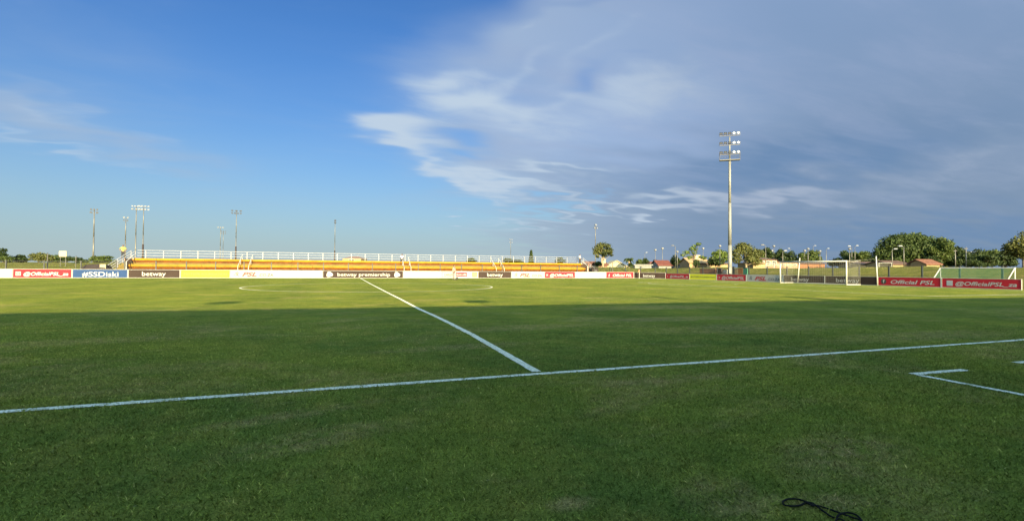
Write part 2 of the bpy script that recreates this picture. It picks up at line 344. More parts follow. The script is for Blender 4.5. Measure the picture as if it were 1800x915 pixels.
M['hivis'] = mat('hi_vis_fabric', (.26, .36, .04), .7, .08, 8); M['pinkshirt'] = mat('pale_pink_fabric', (.26, .17, .15), .8, .08, 8)
M['trousers'] = mat('dark_fabric', (.02, .02, .024), .8); M['whiteshirt'] = mat('white_fabric', (.36, .36, .35), .8); M['lightgrey'] = mat('light_grey_fabric', (.20, .175, .17), .8)
M['cable'] = mat('black_rubber', (.008, .008, .008), .8, spec=.1)
M['flag'] = mat('orange_flag', (.34, .12, .05), .7)
M['stand'] = mat('grandstand_concrete', (.28, .27, .25), .9, .12, .6); M['roofing'] = mat('roof_sheet', (.35, .35, .36), .6, .1, .5)

def foliage(name, a, b, c):
    m = bpy.data.materials.new(name); m.use_nodes = True; nt = m.node_tree; N = nt.nodes; L = nt.links
    bs = N['Principled BSDF']; bs.inputs['Roughness'].default_value = .6; bs.inputs['Specular IOR Level'].default_value = .2
    tc = N.new('ShaderNodeTexCoord'); n1 = N.new('ShaderNodeTexNoise'); n1.inputs['Scale'].default_value = .9; n1.inputs['Detail'].default_value = 3
    n2 = N.new('ShaderNodeTexNoise'); n2.inputs['Scale'].default_value = 7; n2.inputs['Detail'].default_value = 2
    L.new(tc.outputs['Object'], n1.inputs['Vector']); L.new(tc.outputs['Object'], n2.inputs['Vector'])
    r1 = N.new('ShaderNodeValToRGB'); r1.color_ramp.elements[0].position = .38; r1.color_ramp.elements[1].position = .62
    r1.color_ramp.elements[0].color = (*a, 1); r1.color_ramp.elements[1].color = (*b, 1)
    r2 = N.new('ShaderNodeMapRange'); r2.inputs[1].default_value = .45; r2.inputs[2].default_value = .75
    L.new(n1.outputs['Fac'], r1.inputs[0]); L.new(n2.outputs['Fac'], r2.inputs[0])
    mx = N.new('ShaderNodeMixRGB'); L.new(r2.outputs[0], mx.inputs[0]); L.new(r1.outputs[0], mx.inputs[1]); mx.inputs[2].default_value = (*c, 1)
    L.new(mx.outputs[0], bs.inputs['Base Color'])
    tr = N.new('ShaderNodeBsdfTranslucent'); L.new(mx.outputs[0], tr.inputs[0]); ms = N.new('ShaderNodeMixShader'); ms.inputs[0].default_value = .25
    L.new(bs.outputs[0], ms.inputs[1]); L.new(tr.outputs[0], ms.inputs[2]); L.new(ms.outputs[0], N['Material Output'].inputs[0])
    return m
FO = {'mid': foliage('leaves_mid_green', (.024, .040, .008), (.046, .066, .013), (.074, .092, .018)),
      'dark': foliage('leaves_dark_green', (.013, .024, .006), (.023, .038, .009), (.038, .054, .013)),
      'olive': foliage('leaves_olive', (.038, .048, .013), (.066, .072, .018), (.105, .103, .028)),
      'bright': foliage('leaves_bright_green', (.038, .068, .012), (.080, .115, .018), (.12, .14, .03)),
      'grass': foliage('turf_blades', (.040, .070, .018), (.065, .092, .022), (.11, .11, .035)),
      'dome': foliage('leaves_deep_green', (.017, .031, .007), (.030, .048, .010), (.052, .070, .015)),
      'dry': foliage('dry_tall_grass', (.09, .095, .03), (.15, .145, .045), (.22, .20, .07))}

# ------------------------------------------------------------------ ground
def sm(a, b, x):
    t = np.clip((x-a)/(b-a), 0, 1); return t*t*(3-2*t)
def gh(x, y):
    x = np.asarray(x, float); y = np.asarray(y, float)
    dx = np.maximum(x-57.5, 0); dx = np.maximum(dx, -75-x); dy = np.maximum(y-77, 0); d = np.hypot(dx, dy)
    h = 1.95*sm(0, 11, d)
    h = h + .5*sm(40, 90, d) + sm(4, 12, d)*(.12*np.sin(x*.21)*np.cos(y*.17)+.07*np.sin(x*.63+1)*np.sin(y*.55))
    return h*1.0
def gz(x, y): return float(gh(x, y))
def axis(lo, hi, dense, step):
    a = list(np.arange(dense[0], dense[1]+.01, step)); t = a[-1]; k = step
    while t < hi: k *= 1.25; t += k; a.append(min(t, hi))
    t = a[0]; k = step
    while t > lo: k *= 1.25; t -= k; a.insert(0, max(t, lo))
    return np.array(a)
xs = axis(-4000, 4000, (-90, 150), 2.); ys = axis(-4000, 4000, (-20, 150), 2.)
X, Y = np.meshgrid(xs, ys); Z = gh(X, Y)-.012
me = bpy.data.meshes.new('ground'); nx, ny = len(xs), len(ys)
I = np.arange(nx*ny).reshape(ny, nx); q = np.stack([I[:-1, :-1], I[:-1, 1:], I[1:, 1:], I[1:, :-1]], -1).reshape(-1, 4)
me.from_pydata(np.stack([X.ravel(), Y.ravel(), Z.ravel()], 1).tolist(), [], q.tolist()); me.materials.append(M['rough'])
me.polygons.foreach_set('use_smooth', [True]*len(me.polygons))
g = bpy.data.objects.new('ground', me); COL.objects.link(g); tag(g, kind='structure')
p = MB(); p.add([(-75, -11, 0), (50.5, -11, 0), (50.5, 69, 0), (-75, 69, 0)], [(0, 1, 2, 3)])
tag(p.obj('pitch', M['lawn']), kind='structure')

# ------------------------------------------------------------------ markings
MK = MB(); mk_regions = []
def strip(pts, w, closed=False, z=.005):
    # resample and jitter the edges a little, as sprayed paint on grass
    P = [Vector(q_[:2]) for q_ in pts]; out = []
    for a, b in zip(P, P[1:]+([P[0]] if closed else [])):
        n = max(1, int((b-a).length/.12)) if (a-Vector((CX, -CD))).length < 25 or (b-Vector((CX, -CD))).length < 25 else max(1, int((b-a).length/.6))
        for i in range(n): out.append(a.lerp(b, i/n))
    if not closed: out.append(P[-1])
    n = len(out); vs = []
    for i, q_ in enumerate(out):
        a = out[i-1] if (i or closed) else out[0]; b = out[(i+1) % n] if (i < n-1 or closed) else out[-1]
        t = (b-a).normalized(); nn = Vector((-t.y, t.x)); j1, j2 = random.uniform(-.008, .008), random.uniform(-.008, .008)
        vs += [(q_.x+nn.x*(w/2+j1), q_.y+nn.y*(w/2+j1), z), (q_.x-nn.x*(w/2+j2), q_.y-nn.y*(w/2+j2), z)]
    fs = [(2*i, 2*i+1, 2*i+3, 2*i+2) for i in range(n-1)]
    if closed: fs.append((2*n-2, 2*n-1, 1, 0))
    MK.add(vs, fs)
    mk_regions.append((out, w))
strip([(-45, 0), (45.5, 0)], .115)
strip([(-45, 65), (45.5, 65)], .12, z=.006); strip([(45.5, 0.07), (45.5, 64.93)], .12)
hl = [onz(*q_) for q_ in ((633.5, 489.2), (652, 499), (680, 513.5), (705, 526), (735.5, 542.3), (760, 553), (792, 568.5), (830, 588), (870, 611), (910, 634), (943, 653.2))]
hl = [(v.x, v.y) for v in hl]; hl[0] = (hl[1][0], 64.9)
strip(hl, .125, z=.007)
cc = (-.14, 32.2)
strip([(cc[0]+8.9*math.cos(t), cc[1]+8.9*math.sin(t)) for t in np.linspace(0, 2*math.pi, 96, endpoint=False)], .12, closed=True, z=.009)
strip([(45.4, 12.3), (29.0, 12.3), (29.1, 41.0), (30.5, 42.2), (45.4, 43.2)], .12, z=.008)
strip([(45.4, 23.3), (40, 23.3), (40, 41.6), (45.4, 41.6)], .12, z=.010)
strip([(29.1-.06+(-2.4)*(1-((t-32.45)/6.5)**2), t) for t in np.linspace(26.2, 38.6, 16)], .1, z=.011)
MK.disc((0, 0), .001, .001)
v = onz(1293.6, 499.4); MK.add([(v.x+.22*math.cos(a), v.y+.22*math.sin(a), .006) for a in np.linspace(0, 6.283, 12, endpoint=False)], [tuple(range(12))])
te = [onz(*q_) for q_ in ((1605, 657.5), (1697, 650), (1800, 694.5), (1787, 637.5))]
strip([(te[0].x, te[0].y), (te[1].x, te[1].y)], .11, z=.006)
strip([(te[0].x, te[0].y-.06), (te[2].x, te[2].y), (te[2].x+(te[2].x-te[0].x)*1.5, te[2].y+(te[2].y-te[0].y)*1.5)], .10, z=.008)
strip([(te[3].x, te[3].y), (te[3].x+3, te[3].y-.03)], .11, z=.006)

# ------------------------------------------------------------------ turf blades near the viewer
def blades():
    # denser close to the viewer, thinning out with distance
    n = 520000
    zz = 2.2+(RNG.random(n)**1.2)*12.0
    lat = (RNG.random(n)*2-1)*(1.12*zz+.4)
    fx, fy = math.sin(YAW), math.cos(YAW)
    x = CX+zz*fx+lat*fy; y = -CD+zz*fy-lat*fx
    keep = RNG.random(n) < np.clip((zz/6.0), .45, 1)
    keep &= RNG.random(n) < np.clip((14-zz)/9, 0, 1)
    # clumpy density
    x, y, zz = x[keep], y[keep], zz[keep]; n = len(x)
    onl = np.zeros(n, bool)
    for out, w in mk_regions:
        P = np.array([(q_.x, q_.y) for q_ in out]); 
        sel = np.hypot(P[:, 0]-CX, P[:, 1]+CD) < 16
        if sel.sum() < 2: continue
        P = P[sel]
        for i in range(0, len(P)-1):
            a, b = P[i], P[i+1]; d = b-a; ln = np.hypot(*d)
            if ln > 1 or ln < 1e-6: continue
            near = (np.abs(x-a[0]) < .5) & (np.abs(y-a[1]) < .5)
            if not near.any(): continue
            ix = np.where(near)[0]; t = ((x[ix]-a[0])*d[0]+(y[ix]-a[1])*d[1])/ln; s = np.abs((x[ix]-a[0])*d[1]-(y[ix]-a[1])*d[0])/ln
            onl[ix[(t > -.02) & (t < ln+.02) & (s < w/2)]] = True
    ht = np.where(onl, RNG.uniform(.006, .016, n), RNG.uniform(.007, .027, n)); wd = RNG.uniform(.0012, .0027, n)*(1+.12*zz)
    a = RNG.random(n)*6.283; ln = RNG.random(n)*.9*ht+.2*ht; la = RNG.random(n)*6.283
    bx, by = np.cos(a)*wd, np.sin(a)*wd
    V = np.zeros((n, 4, 3)); 
    V[:, 0] = np.stack([x-bx, y-by, 0*x], 1); V[:, 1] = np.stack([x+bx, y+by, 0*x], 1)
    V[:, 2] = np.stack([x+bx*.6+np.cos(la)*ln*.5, y+by*.6+np.sin(la)*ln*.5, ht*.65], 1)
    V[:, 3] = np.stack([x+np.cos(la)*ln*1.25, y+np.sin(la)*ln*1.25, ht], 1)
    def mk(sel, name, mtl):
        v_ = V[sel].reshape(-1, 3); k = len(v_)//4
        me = bpy.data.meshes.new(name); me.vertices.add(len(v_)); me.vertices.foreach_set('co', v_.ravel())
        me.loops.add(k*4); me.polygons.add(k); me.loops.foreach_set('vertex_index', np.arange(k*4)); me.polygons.foreach_set('loop_start', np.arange(k)*4)
        me.materials.append(mtl); me.update(calc_edges=True); o = bpy.data.objects.new(name, me); COL.objects.link(o); return o
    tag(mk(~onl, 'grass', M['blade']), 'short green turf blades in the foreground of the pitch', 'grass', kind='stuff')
    v_ = V[onl].reshape(-1, 3); MK.add(v_.tolist(), [(4*i, 4*i+1, 4*i+2, 4*i+3) for i in range(len(v_)//4)])
M['blade'] = M['lawn'].copy(); M['blade'].name = 'turf_blade'
_b = M['blade'].node_tree
for l in list(_b.links):
    if l.to_socket.name == 'Normal' and l.to_node.type == 'BSDF_PRINCIPLED': _b.links.remove(l)
_pb = [n for n in _b.nodes if n.type == 'BSDF_PRINCIPLED'][0]; _src = _pb.inputs['Base Color'].links[0].from_socket
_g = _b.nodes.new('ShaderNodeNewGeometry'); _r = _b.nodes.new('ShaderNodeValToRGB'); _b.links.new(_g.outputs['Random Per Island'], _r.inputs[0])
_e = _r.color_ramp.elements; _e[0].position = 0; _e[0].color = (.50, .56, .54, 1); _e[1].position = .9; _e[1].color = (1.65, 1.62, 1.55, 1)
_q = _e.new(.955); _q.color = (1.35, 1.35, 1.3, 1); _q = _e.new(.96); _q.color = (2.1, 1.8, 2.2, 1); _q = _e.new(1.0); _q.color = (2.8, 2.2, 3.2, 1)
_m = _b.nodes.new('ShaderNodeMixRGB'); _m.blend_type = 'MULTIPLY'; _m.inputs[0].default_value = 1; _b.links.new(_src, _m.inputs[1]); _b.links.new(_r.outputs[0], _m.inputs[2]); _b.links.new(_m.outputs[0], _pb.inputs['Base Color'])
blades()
tag(MK.obj('pitch_markings', M['paint']), kind='structure')

# ------------------------------------------------------------------ boards
def text_me(s, size, bold=.02, shear=0., width=None, xscale=1.):
    cu = bpy.data.curves.new('t', 'FONT'); cu.body = s; cu.size = size; cu.offset = bold*size; cu.shear = shear; cu.align_x = 'LEFT'; cu.align_y = 'BOTTOM_BASELINE'; cu.resolution_u = 3
    o = bpy.data.objects.new('t', cu); COL.objects.link(o); dg = bpy.context.evaluated_depsgraph_get(); dg.update()
    me = bpy.data.meshes.new_from_object(o.evaluated_get(dg)); v = np.array([tuple(a.co) for a in me.vertices]); f = [tuple(p_.vertices) for p_ in me.polygons]
    bpy.data.objects.remove(o); bpy.data.curves.remove(cu); bpy.data.meshes.remove(me)
    v[:, 0] -= v[:, 0].min()
    w = v[:, 0].max()
    if width: v[:, 0] *= width/w
    return v, f
def lettering(parent, s, x0, z0, size, width, mtl, y, bold=.02, shear=0., name='lettering'):
    v, f = text_me(s, size, bold, shear, width); mb = MB(); mb.add([(a[0]+x0, y, a[1]+z0) for a in v], f); return mb.obj(name, mtl, parent)
def board(A, B, h, sheet, label, elems, frame='white', t=.05, leg=True):
    A, B = Vector((A[0], A[1], 0)), Vector((B[0], B[1], 0)); L_ = (B-A).length-.03; mid = (A+B)/2
    o = thing('advertising_board', label, 'advertising board', mid, math.atan2(B.y-A.y, B.x-A.x), 'advertising boards round the pitch')
    mb = MB(); mb.b2(-L_/2, L_/2, -t/2, t/2, .05, h); mb.obj('panel', M[sheet], o)
    mb = MB(); y = -t/2-.006
    mb.b2(-L_/2, L_/2, -t/2-.012, t/2+.012, h+.002, h+.03); mb.b2(-L_/2, L_/2, -t/2-.012, t/2+.012, .015, .048)
    mb.b2(-L_/2-.012, -L_/2+.025, -t/2-.014, t/2+.014, .0, h+.034); mb.b2(L_/2-.025, L_/2+.012, -t/2-.014, t/2+.014, .0, h+.034); mb.obj('frame', M[frame], o)
    for k in (-1, 0, 1):
        mb = MB(); x = k*L_*.42; mb.path([(x, t/2, h*.9), (x, .55, .02), (x, t/2, .04)], .018); mb.obj('brace', M['steel'], o)
    for e in elems:
        k = e[0]
        if k == 'T':   # text: s, x fraction start, fraction end, z fraction base, size fraction, material, shear, bold
            _, s, f0, f1, zf, sz, mt, sh, bo = e
            lettering(o, s, -L_/2+f0*L_, h*zf, h*sz, (f1-f0)*L_, M[mt], y, bo, sh)
        elif k == 'P':  # patch rectangle
            _, f0, f1, z0, z1, mt, dy = e; mb = MB(); mb.poly([(-L_/2+f0*L_, h*z0), (-L_/2+f1*L_, h*z0), (-L_/2+f1*L_, h*z1), (-L_/2+f0*L_, h*z1)], y=y+dy); mb.obj('printed_patch', M[mt], o)
        elif k == 'O':  # outline box
            _, f0, f1, z0, z1, mt, w = e; mb = MB(); a, b = -L_/2+f0*L_, -L_/2+f1*L_
            for r in ((a, b, z0*h, z0*h+w), (a, b, z1*h-w, z1*h), (a, a+w, z0*h+w, z1*h-w), (b-w, b, z0*h+w, z1*h-w)): mb.poly([(r[0], r[2]), (r[1], r[2]), (r[1], r[3]), (r[0], r[3])], y=y)
            mb.obj('printed_border', M[mt], o)
        elif k == 'pairs':  # pale board with pairs of small grey strokes
            mb = MB()
            for i in range(e[1]):
                xc = -L_/2+L_*(i+.5+.12)/e[1]*.98
                for dx in (-.16, .16):
                    for dz in (-.05, .06): mb.poly([(xc+dx*1.2-.035, h*(.48+dz)-.04), (xc+dx*1.2+.035, h*(.48+dz)-.04), (xc+dx*1.2+.035+dz*.2, h*(.48+dz)+.06), (xc+dx*1.2-.035+dz*.2, h*(.48+dz)+.06)], y=y)
            mb.obj('printed_strokes', M['ink_grey'], o)
        elif k == 'f':
            xc = -L_/2+e[1]*L_; r = h*.30; mb = MB(); mb.disc((xc, h*.5), r, r, y=y); mb.obj('round_badge', M['ink'], o); lettering(o, 'f', xc-.28*r, h*.5-.5*r, r*1.7, r*.62, M['ink_white'], y-.003, .05, name='badge_letter')
        elif k == 'x':
            xc = -L_/2+e[1]*L_; r = h*.17; mb = MB()
            for sx in (1, -1): mb.poly([(xc-sx*r-r*.2, h*.5-r), (xc-sx*r+r*.25, h*.5-r), (xc+sx*r+r*.2, h*.5+r), (xc+sx*r-r*.25, h*.5+r)][::1], y=y-.002*(sx > 0))
            mb.obj('cross_badge', M['ink_white'], o)
        elif k == 'sq':
            xc = -L_/2+e[1]*L_; r = h*.22; mb = MB(); z = h*.5
            mb.poly([(xc-r*1.25, z-r*1.25), (xc+r*1.25, z-r*1.25), (xc+r*1.25, z+r*1.25), (xc-r*1.25, z+r*1.25)], y=y); mb.obj('square_badge', M[e[2]], o)
            mb = MB(); w = r*.25
            for q_ in ((-r, r, -r, -r+w), (-r, r, r-w, r), (-r, -r+w, -r+w, r-w), (r-w, r, -r+w, r-w)): mb.poly([(xc+q_[0], z+q_[2]), (xc+q_[1], z+q_[2]), (xc+q_[1], z+q_[3]), (xc+q_[0], z+q_[3])], y=y-.003)
            mb.disc((xc, z), r*.5, r*.5, y=y-.003, hole=.55); mb.obj('badge_outline', M['ink_white'], o)
        elif k == 'fig':   # running figure emblem
            xc = -L_/2+e[1]*L_; u = h*.09; mb = MB()
            mb.disc((xc+u*.8, h*.78), u*.75, u*.7, y=y, n=10)
            for a in (((-2.4, 5.2), (-.4, 6.6), (.2, 5.6), (-2.0, 4.4)), ((-.4, 6.2), (1.1, 5.8), (1.6, 3.6), (.2, 3.4)), ((1.2, 6.0), (3.4, 6.1), (3.5, 5.2), (1.4, 5.1)),
                      ((.2, 3.6), (1.6, 3.6), (3.2, 1.8), (2.2, 1.4)), ((.2, 3.6), (.9, 3.2), (-.8, 1.6), (-1.6, 2.2)), ((-3.6, 3.4), (-2.4, 3.8), (-2.2, 2.6), (-3.4, 2.4))):
                mb.poly([(xc+q_[0]*u, q_[1]*u+h*.12) for q_ in a], y=y)
            mb.obj('figure_emblem', M[e[2]], o)
        elif k == 'ball':
            xc = -L_/2+e[1]*L_; r = h*.36; mb = MB(); pts = []
            for i in range(16):
                a = 2*math.pi*i/16; rr = r*(1+.13*math.cos(3*a+.6)); pts.append((xc+rr*math.cos(a)*1.12, h*.5+rr*math.sin(a)))
            mb.poly(pts, y=y); mb.obj('round_emblem', M['ink_white'], o)
            mb = MB(); mb.poly([(xc-r*.5, h*.5-.02), (xc+r*.6, h*.5+.05), (xc+r*.6, h*.5+.08), (xc-r*.5, h*.5+.01)], y=y-.003); mb.poly([(xc-r*.1, h*.5-r*.5), (xc-r*.02, h*.5-r*.5), (xc+r*.25, h*.5+r*.5), (xc+r*.17, h*.5+r*.5)], y=y-.004); mb.obj('emblem_seam', M[e[2]], o)
        elif k == 'under':
            _, f0, f1, zf, mt = e; mb = MB(); a, b = -L_/2+f0*L_, -L_/2+f1*L_; mb.poly([(a, h*zf), (b, h*zf+.01), (b, h*zf+.05), (a, h*zf+.03)], y=y); mb.obj('printed_stroke', M[mt], o)
    return o
def BY(px):   # far touchline board line
    return atY(px, 480, 66.35)
def psl(cr='ink_red', ck='ink'): return [('fig', .125, ck), ('T', 'PSL', .24, .56, .24, .72, cr, .35, .035), ('under', .36, .56, .13, cr), ('T', '.CO.ZA', .60, .93, .22, .52, ck, 0., .03)]
DI = 'from its left end'
far = [
 (-50, -4, 'red_sheet', 'bright red board at the extreme left edge beside the pale board', [('T', 'Official PSL', .3, .9, .27, .6, 'ink_white', .2, .018)]),
 (-4, 22, 'white_sheet', 'short pale board with small grey strokes cut by the left edge, beside a red board', [('pairs', 2)]),
 (22, 127, 'red_sheet', 'bright red board with a small square badge and white handle, left of the blue board', [('sq', .09, 'ink_red'), ('T', '@OfficialPSL_za', .18, .94, .28, .56, 'ink_white', .25, .018)]),
 (127, 225, 'blue_sheet', 'blue board with a large white hashtag, the only blue board', [('T', '#SSDiski', .17, .83, .18, .80, 'ink_white', 0., .004)]),
 (225, 317, 'black_sheet', 'brown-black board with one white word, between the blue and the yellow board', [('T', 'betway', .26, .72, .27, .74, 'ink_white', 0., .004)]),
 (317, 405, 'yellow_sheet', 'long pale yellow board with faint capitals in front of the left part of the terrace', [('T', 'MOTSEPE FOUNDATION', .07, .93, .38, .36, 'ink_olive', 0., .0)]),
 (405, 487, 'white_sheet', 'cream board with red initials, right of the long yellow board', psl()),
 (487, 567, 'white_sheet', 'white board with four pairs of grey strokes, left of the halfway line end', [('pairs', 4)]),
 (567, 709, 'black_sheet', 'long brown-black board with two white words and two round emblems at the halfway line', [('ball', .08, 'black_sheet'), ('T', 'betway premiership', .175, .83, .28, .64, 'ink_white', 0., .004), ('ball', .92, 'black_sheet')]),
 (709, 776, 'white_sheet', 'white board with four pairs of grey strokes, left of the person standing on the pitch', [('pairs', 4)]),
 (776, 840, 'white_sheet', 'board half white and half red and dark, behind the person on the pitch', [('O', .01, .37, .14, .92, 'ink', .05), ('T', 'CARLING', .06, .36, .33, .52, 'ink', 0., .03), ('P', .385, .80, .16, .90, 'ink_grey', .003), ('P', .39, .70, .22, .84, 'red_sheet', .001), ('T', 'BLACK LABEL', .41, .69, .38, .36, 'ink_white', 0., .02), ('P', .84, .98, .16, .90, 'ink_orange', .003), ('O', .85, .97, .2, .86, 'ink', .06)]),
 (840, 899, 'black_sheet', 'brown-black board with one white word, right of the red and dark board', [('T', 'betway', .27, .74, .28, .72, 'ink_white', 0., .004)]),
 (899, 957, 'white_sheet', 'cream board with red initials near the right-hand third of the terrace', psl()),
 (957, 1011, 'red_sheet', 'bright red board with a white cross badge, near the right end of the terrace', [('x', .08), ('T', '@OfficialPSL', .17, .95, .27, .62, 'ink_white', .25, .018)]),
 (1011, 1065, 'white_sheet', 'white board with grey strokes between two bright red boards', [('pairs', 4)]),
 (1065, 1114, 'red_sheet', 'short bright red board left of the corner flag', [('T', 'f', .09, .13, .25, .6, 'ink_white', .1, .05), ('T', 'Official PSL', .24, .93, .27, .62, 'ink_white', .2, .018)]),
]
prev = None
for x0, x1, sh, lab, el in far:
    a, b = BY(x0), BY(x1); board((a.x+.02, a.y), (b.x-.02, b.y), 1.03, sh, lab, el)
cA = BY(1114.4); RX = 48.55
def RB(px): # along the right board line x = RX
    v = ray(px, 495); t = (RX-CX)/v.x; return (RX, -CD+v.y*t)
cB = RB(1170)
board((cA.x, cA.y), cB, 1.0, 'black_sheet', 'brown board with one white word crossing the far corner behind the flag', [('T', 'betway', .30, .68, .24, .74, 'ink_white', 0., .004)])
right = [
 (1170, 1212, 'red_sheet', 'small dark red board with a white handle, just right of the far corner', [('x', .09), ('T', '@OfficialPSL_za', .19, .95, .3, .55, 'ink_white', .25, .018)], .88),
 (1212, 1260, 'yellow_sheet', 'bright yellow board with olive capitals on the goal line, near the brick wall', [('T', 'MOTSEPE FOUNDATION', .05, .96, .36, .40, 'ink_olive', 0., .03)], .88),
 (1260, 1312, 'red_sheet', 'dark red board with a white cross and handle at the foot of the tall floodlight', [('x', .09), ('T', '@OfficialPSL', .18, .94, .26, .66, 'ink_white', .25, .018)], .88),
 (1312, 1377, 'white_sheet', 'pale grey board with red initials, left of the main goal', psl(), .88),
 (1377, 1450, 'black_sheet', 'black board with one white word seen through the left half of the goal net', [('T', 'betway', .20, .64, .28, .70, 'ink_white', 0., .004)], .88),
 (1450, 1543, 'black_sheet', 'black board with one white word behind the right goal post', [('T', 'betway', .23, .68, .28, .70, 'ink_white', 0., .004)], .87),
 (1543, 1655, 'red_sheet', 'dark red board with a round black badge and two white words', [('f', .10), ('T', 'Official PSL', .22, .91, .27, .60, 'ink_white', .25, .018)], .86),
 (1655, 1797, 'red_sheet', 'nearest dark red board with a square badge and white handle at the right edge', [('sq', .11, 'ink_grey'), ('T', '@OfficialPSL_za', .19, .95, .29, .56, 'ink_white', .25, .018)], .84),
]
for x0, x1, sh, lab, el, h in right:
    a, b = RB(x0), RB(x1); board((a[0], a[1]-.02), (b[0], b[1]+.02), h, sh, lab, el)

# ------------------------------------------------------------------ far terrace
SY = 72.6
def terrace():
    xl, xr = atY(222, 455, SY).x, atY(1032, 458, SY).x
    o = thing('terrace_stand', 'long low terrace of yellow and orange benches with a white top rail', 'stand', ((xl+xr)/2, SY, 0))
    h = (xr-xl)/2; c = MB()
    for k, (z0, z1) in enumerate(((0, .55), (.55, 1.05), (1.05, 1.90), (1.90, 2.45))):
        c.b2(-h, h, -.5+k*.8, 3.2, z0+.001*k, z1)
    c.obj('concrete_steps', M['concrete'], o)
    for k, (zt, y) in enumerate(((.93, -.25), (1.74, .72), (2.60, 2.0))):
        m_ = MB(); n = 24; w = 2*h/n
        for i in range(n):
            m_.b2(-h+i*w+.015, -h+(i+1)*w-.015, y-.28, y+.22, zt-.30, zt)
        m_.obj('bench_row', M['yellow'], o)
        m_ = MB(); m_.b2(-h+.05, h-.05, y-.12, y+.1, zt-.62, zt-.303); m_.obj('bench_riser', M['orange'], o)
    # guard rail
    y = 3.1; base = 2.45; xs_ = np.arange(-h+1.2, h-.2, 2.12)
    g = MB()
    for z in (.55, .92, 1.28): g.b2(-h+.2, h-.6, y-.03, y+.03, base+z-.028, base+z+.028)
    gr = g.obj('guard_rail', M['rail'], o)
    for x in xs_:
        m_ = MB(); m_.b2(x-.045, x+.045, y-.05, y+.05, base, base+1.31); m_.obj('rail_post', M['rail'], gr)
    # aisle handrails
    for (xt, xb) in ((426, 420.5), (444, 436), (706.5, 708), (718, 721), (863, 871.5), (876.5, 886)):
        X1 = atY(xt, 455, SY+2.2).x-(xl+xr)/2; m_ = MB()
        t = [(X1, 2.3, 3.3), (X1, 1.2, 2.75), (X1, -.3, 1.95), (X1, -1.0, 1.55)]
        m_.path([(a[0], a[1], a[2]) for a in t], .04)
        m_.tube((X1, 2.3, 2.45), (X1, 2.3, 3.34), .045); m_.tube((X1, .9, 1.9), (X1, .9, 2.6), .045); m_.tube((X1, -1.0, 0), (X1, -1.0, 1.6), .045)
        m_.obj('handrail', M['white'], o)
    # side stairs
    for s in (-1, 1):
        st = MB(); n = 9
        for i in range(n):
            x0 = s*(h+.1+i*.33); st.b2(min(x0, x0+s*.33), max(x0, x0+s*.33), 1.6, 3.0, 0, 2.45-(i)*.27)
        so_ = st.obj('stairs', M['concrete'], o)
        for yy in (1.55, 3.05):
            m_ = MB(); x0, x1 = s*(h+.0), s*(h+3.0)
            for dz in (.42, .78, 1.15): m_.tube((x0, yy, 2.45+dz), (x1, yy, .15+dz), .04)
            for k in (0, .5, 1): m_.tube((x0+(x1-x0)*k, yy, 2.4-2.3*k), (x0+(x1-x0)*k, yy, 3.62-2.32*k), .05)
            m_.obj('stair_rail', M['rail'], so_)
        m_ = MB(); xx = s*(h-.25); m_.tube((xx, -.7, .1), (xx, -.7, 2.1), .06); m_.tube((xx, 1.6, 2.4), (xx, 1.6, 3.0), .06); m_.tube((xx, -.7, 2.1), (xx, 1.6, 3.0), .05); m_.obj('end_post', M['white'], o)
    m_ = MB()
    for s in (-1, 1): m_.b2(s*h-.04, s*h+.04, -.55, 3.2, 0, 2.5)
    m_.obj('end_wall', M['pink'], o)
    return o
terrace()

# ------------------------------------------------------------------ fences
def fence(pts_, h, label, gap, mesh_gap=.16, extra=(), big=.06):
    A, B = Vector(pts_[0]), Vector(pts_[1]); L_ = (B-A).length; o = thing('mesh_fence', label, 'fence', (A.x, A.y, 0), math.atan2(B.y-A.y, B.x-A.x), 'black mesh fences round the ground')
    m_ = MB(); n = int(L_/mesh_gap)
    for i in range(n): x = i*mesh_gap; m_.b2(x-.003, x+.003, -.003, .003, .05, h)
    for z in (.06, h*.5, h): m_.b2(0, L_, -.012, .012, z-.012, z+.012)
    for z in np.arange(.2, h, .2): m_.b2(0, L_, -.003, .003, z-.003, z+.003)
    m_.obj('mesh_panel', M['black'], o)
    n = int(L_/gap)
    for i in range(n+1): p_ = MB(); x = i*gap; p_.b2(x-big, x+big, -big, big, 0, h+.08); p_.obj('post', M['black'], o)
    return o
F0 = atY(-60, 470, 70.2).x; Fm = atY(214, 470, 70.2).x; Fr = atY(1042, 470, 70.2).x
fence([(F0, 70.2, 0), (Fm, 70.2, 0)], 2.05, 'black mesh fence left of the terrace in front of the dry grass bank', 3.7)
fence([(Fm+.3, 70.2, 0), (Fr, 70.2, 0)], 2.10, 'long black mesh fence with thin posts in front of the orange benches', 3.45)
fence([(Fr+.3, 70.2, 0), (54.2, 70.2, 0)], 2.0, 'short black mesh fence between the terrace and the far corner', 3.2)
fence([(54.6, 69.8, 0), (54.6, 8, 0)], 1.95, 'black mesh fence behind the main goal below the green bank', 3.25)
for px, top, r, lab in ((83, 445, .07, 'thick grey pole beside the left dry bank'), (133, 450, .05, 'thin grey pole between the white sign and the brown sheet'), (1077, 462, .09, 'stout black post right of the brown shed')):
    b = atY(px, 474, 70.9); t = atY(px, top, 70.9); m_ = MB(); m_.tube((0, 0, 0), (0, 0, t.z), r, r*.8); o = thing('pole', lab, 'pole', (b.x, 70.9, 0)); m_.obj('shaft', M['dsteel'] if px != 133 else M['steel'], o)
    m_ = MB(); m_.tube((0, 0, t.z), (0, 0, t.z+.06), r*1.15, r*.6); m_.obj('cap', M['black'], o)

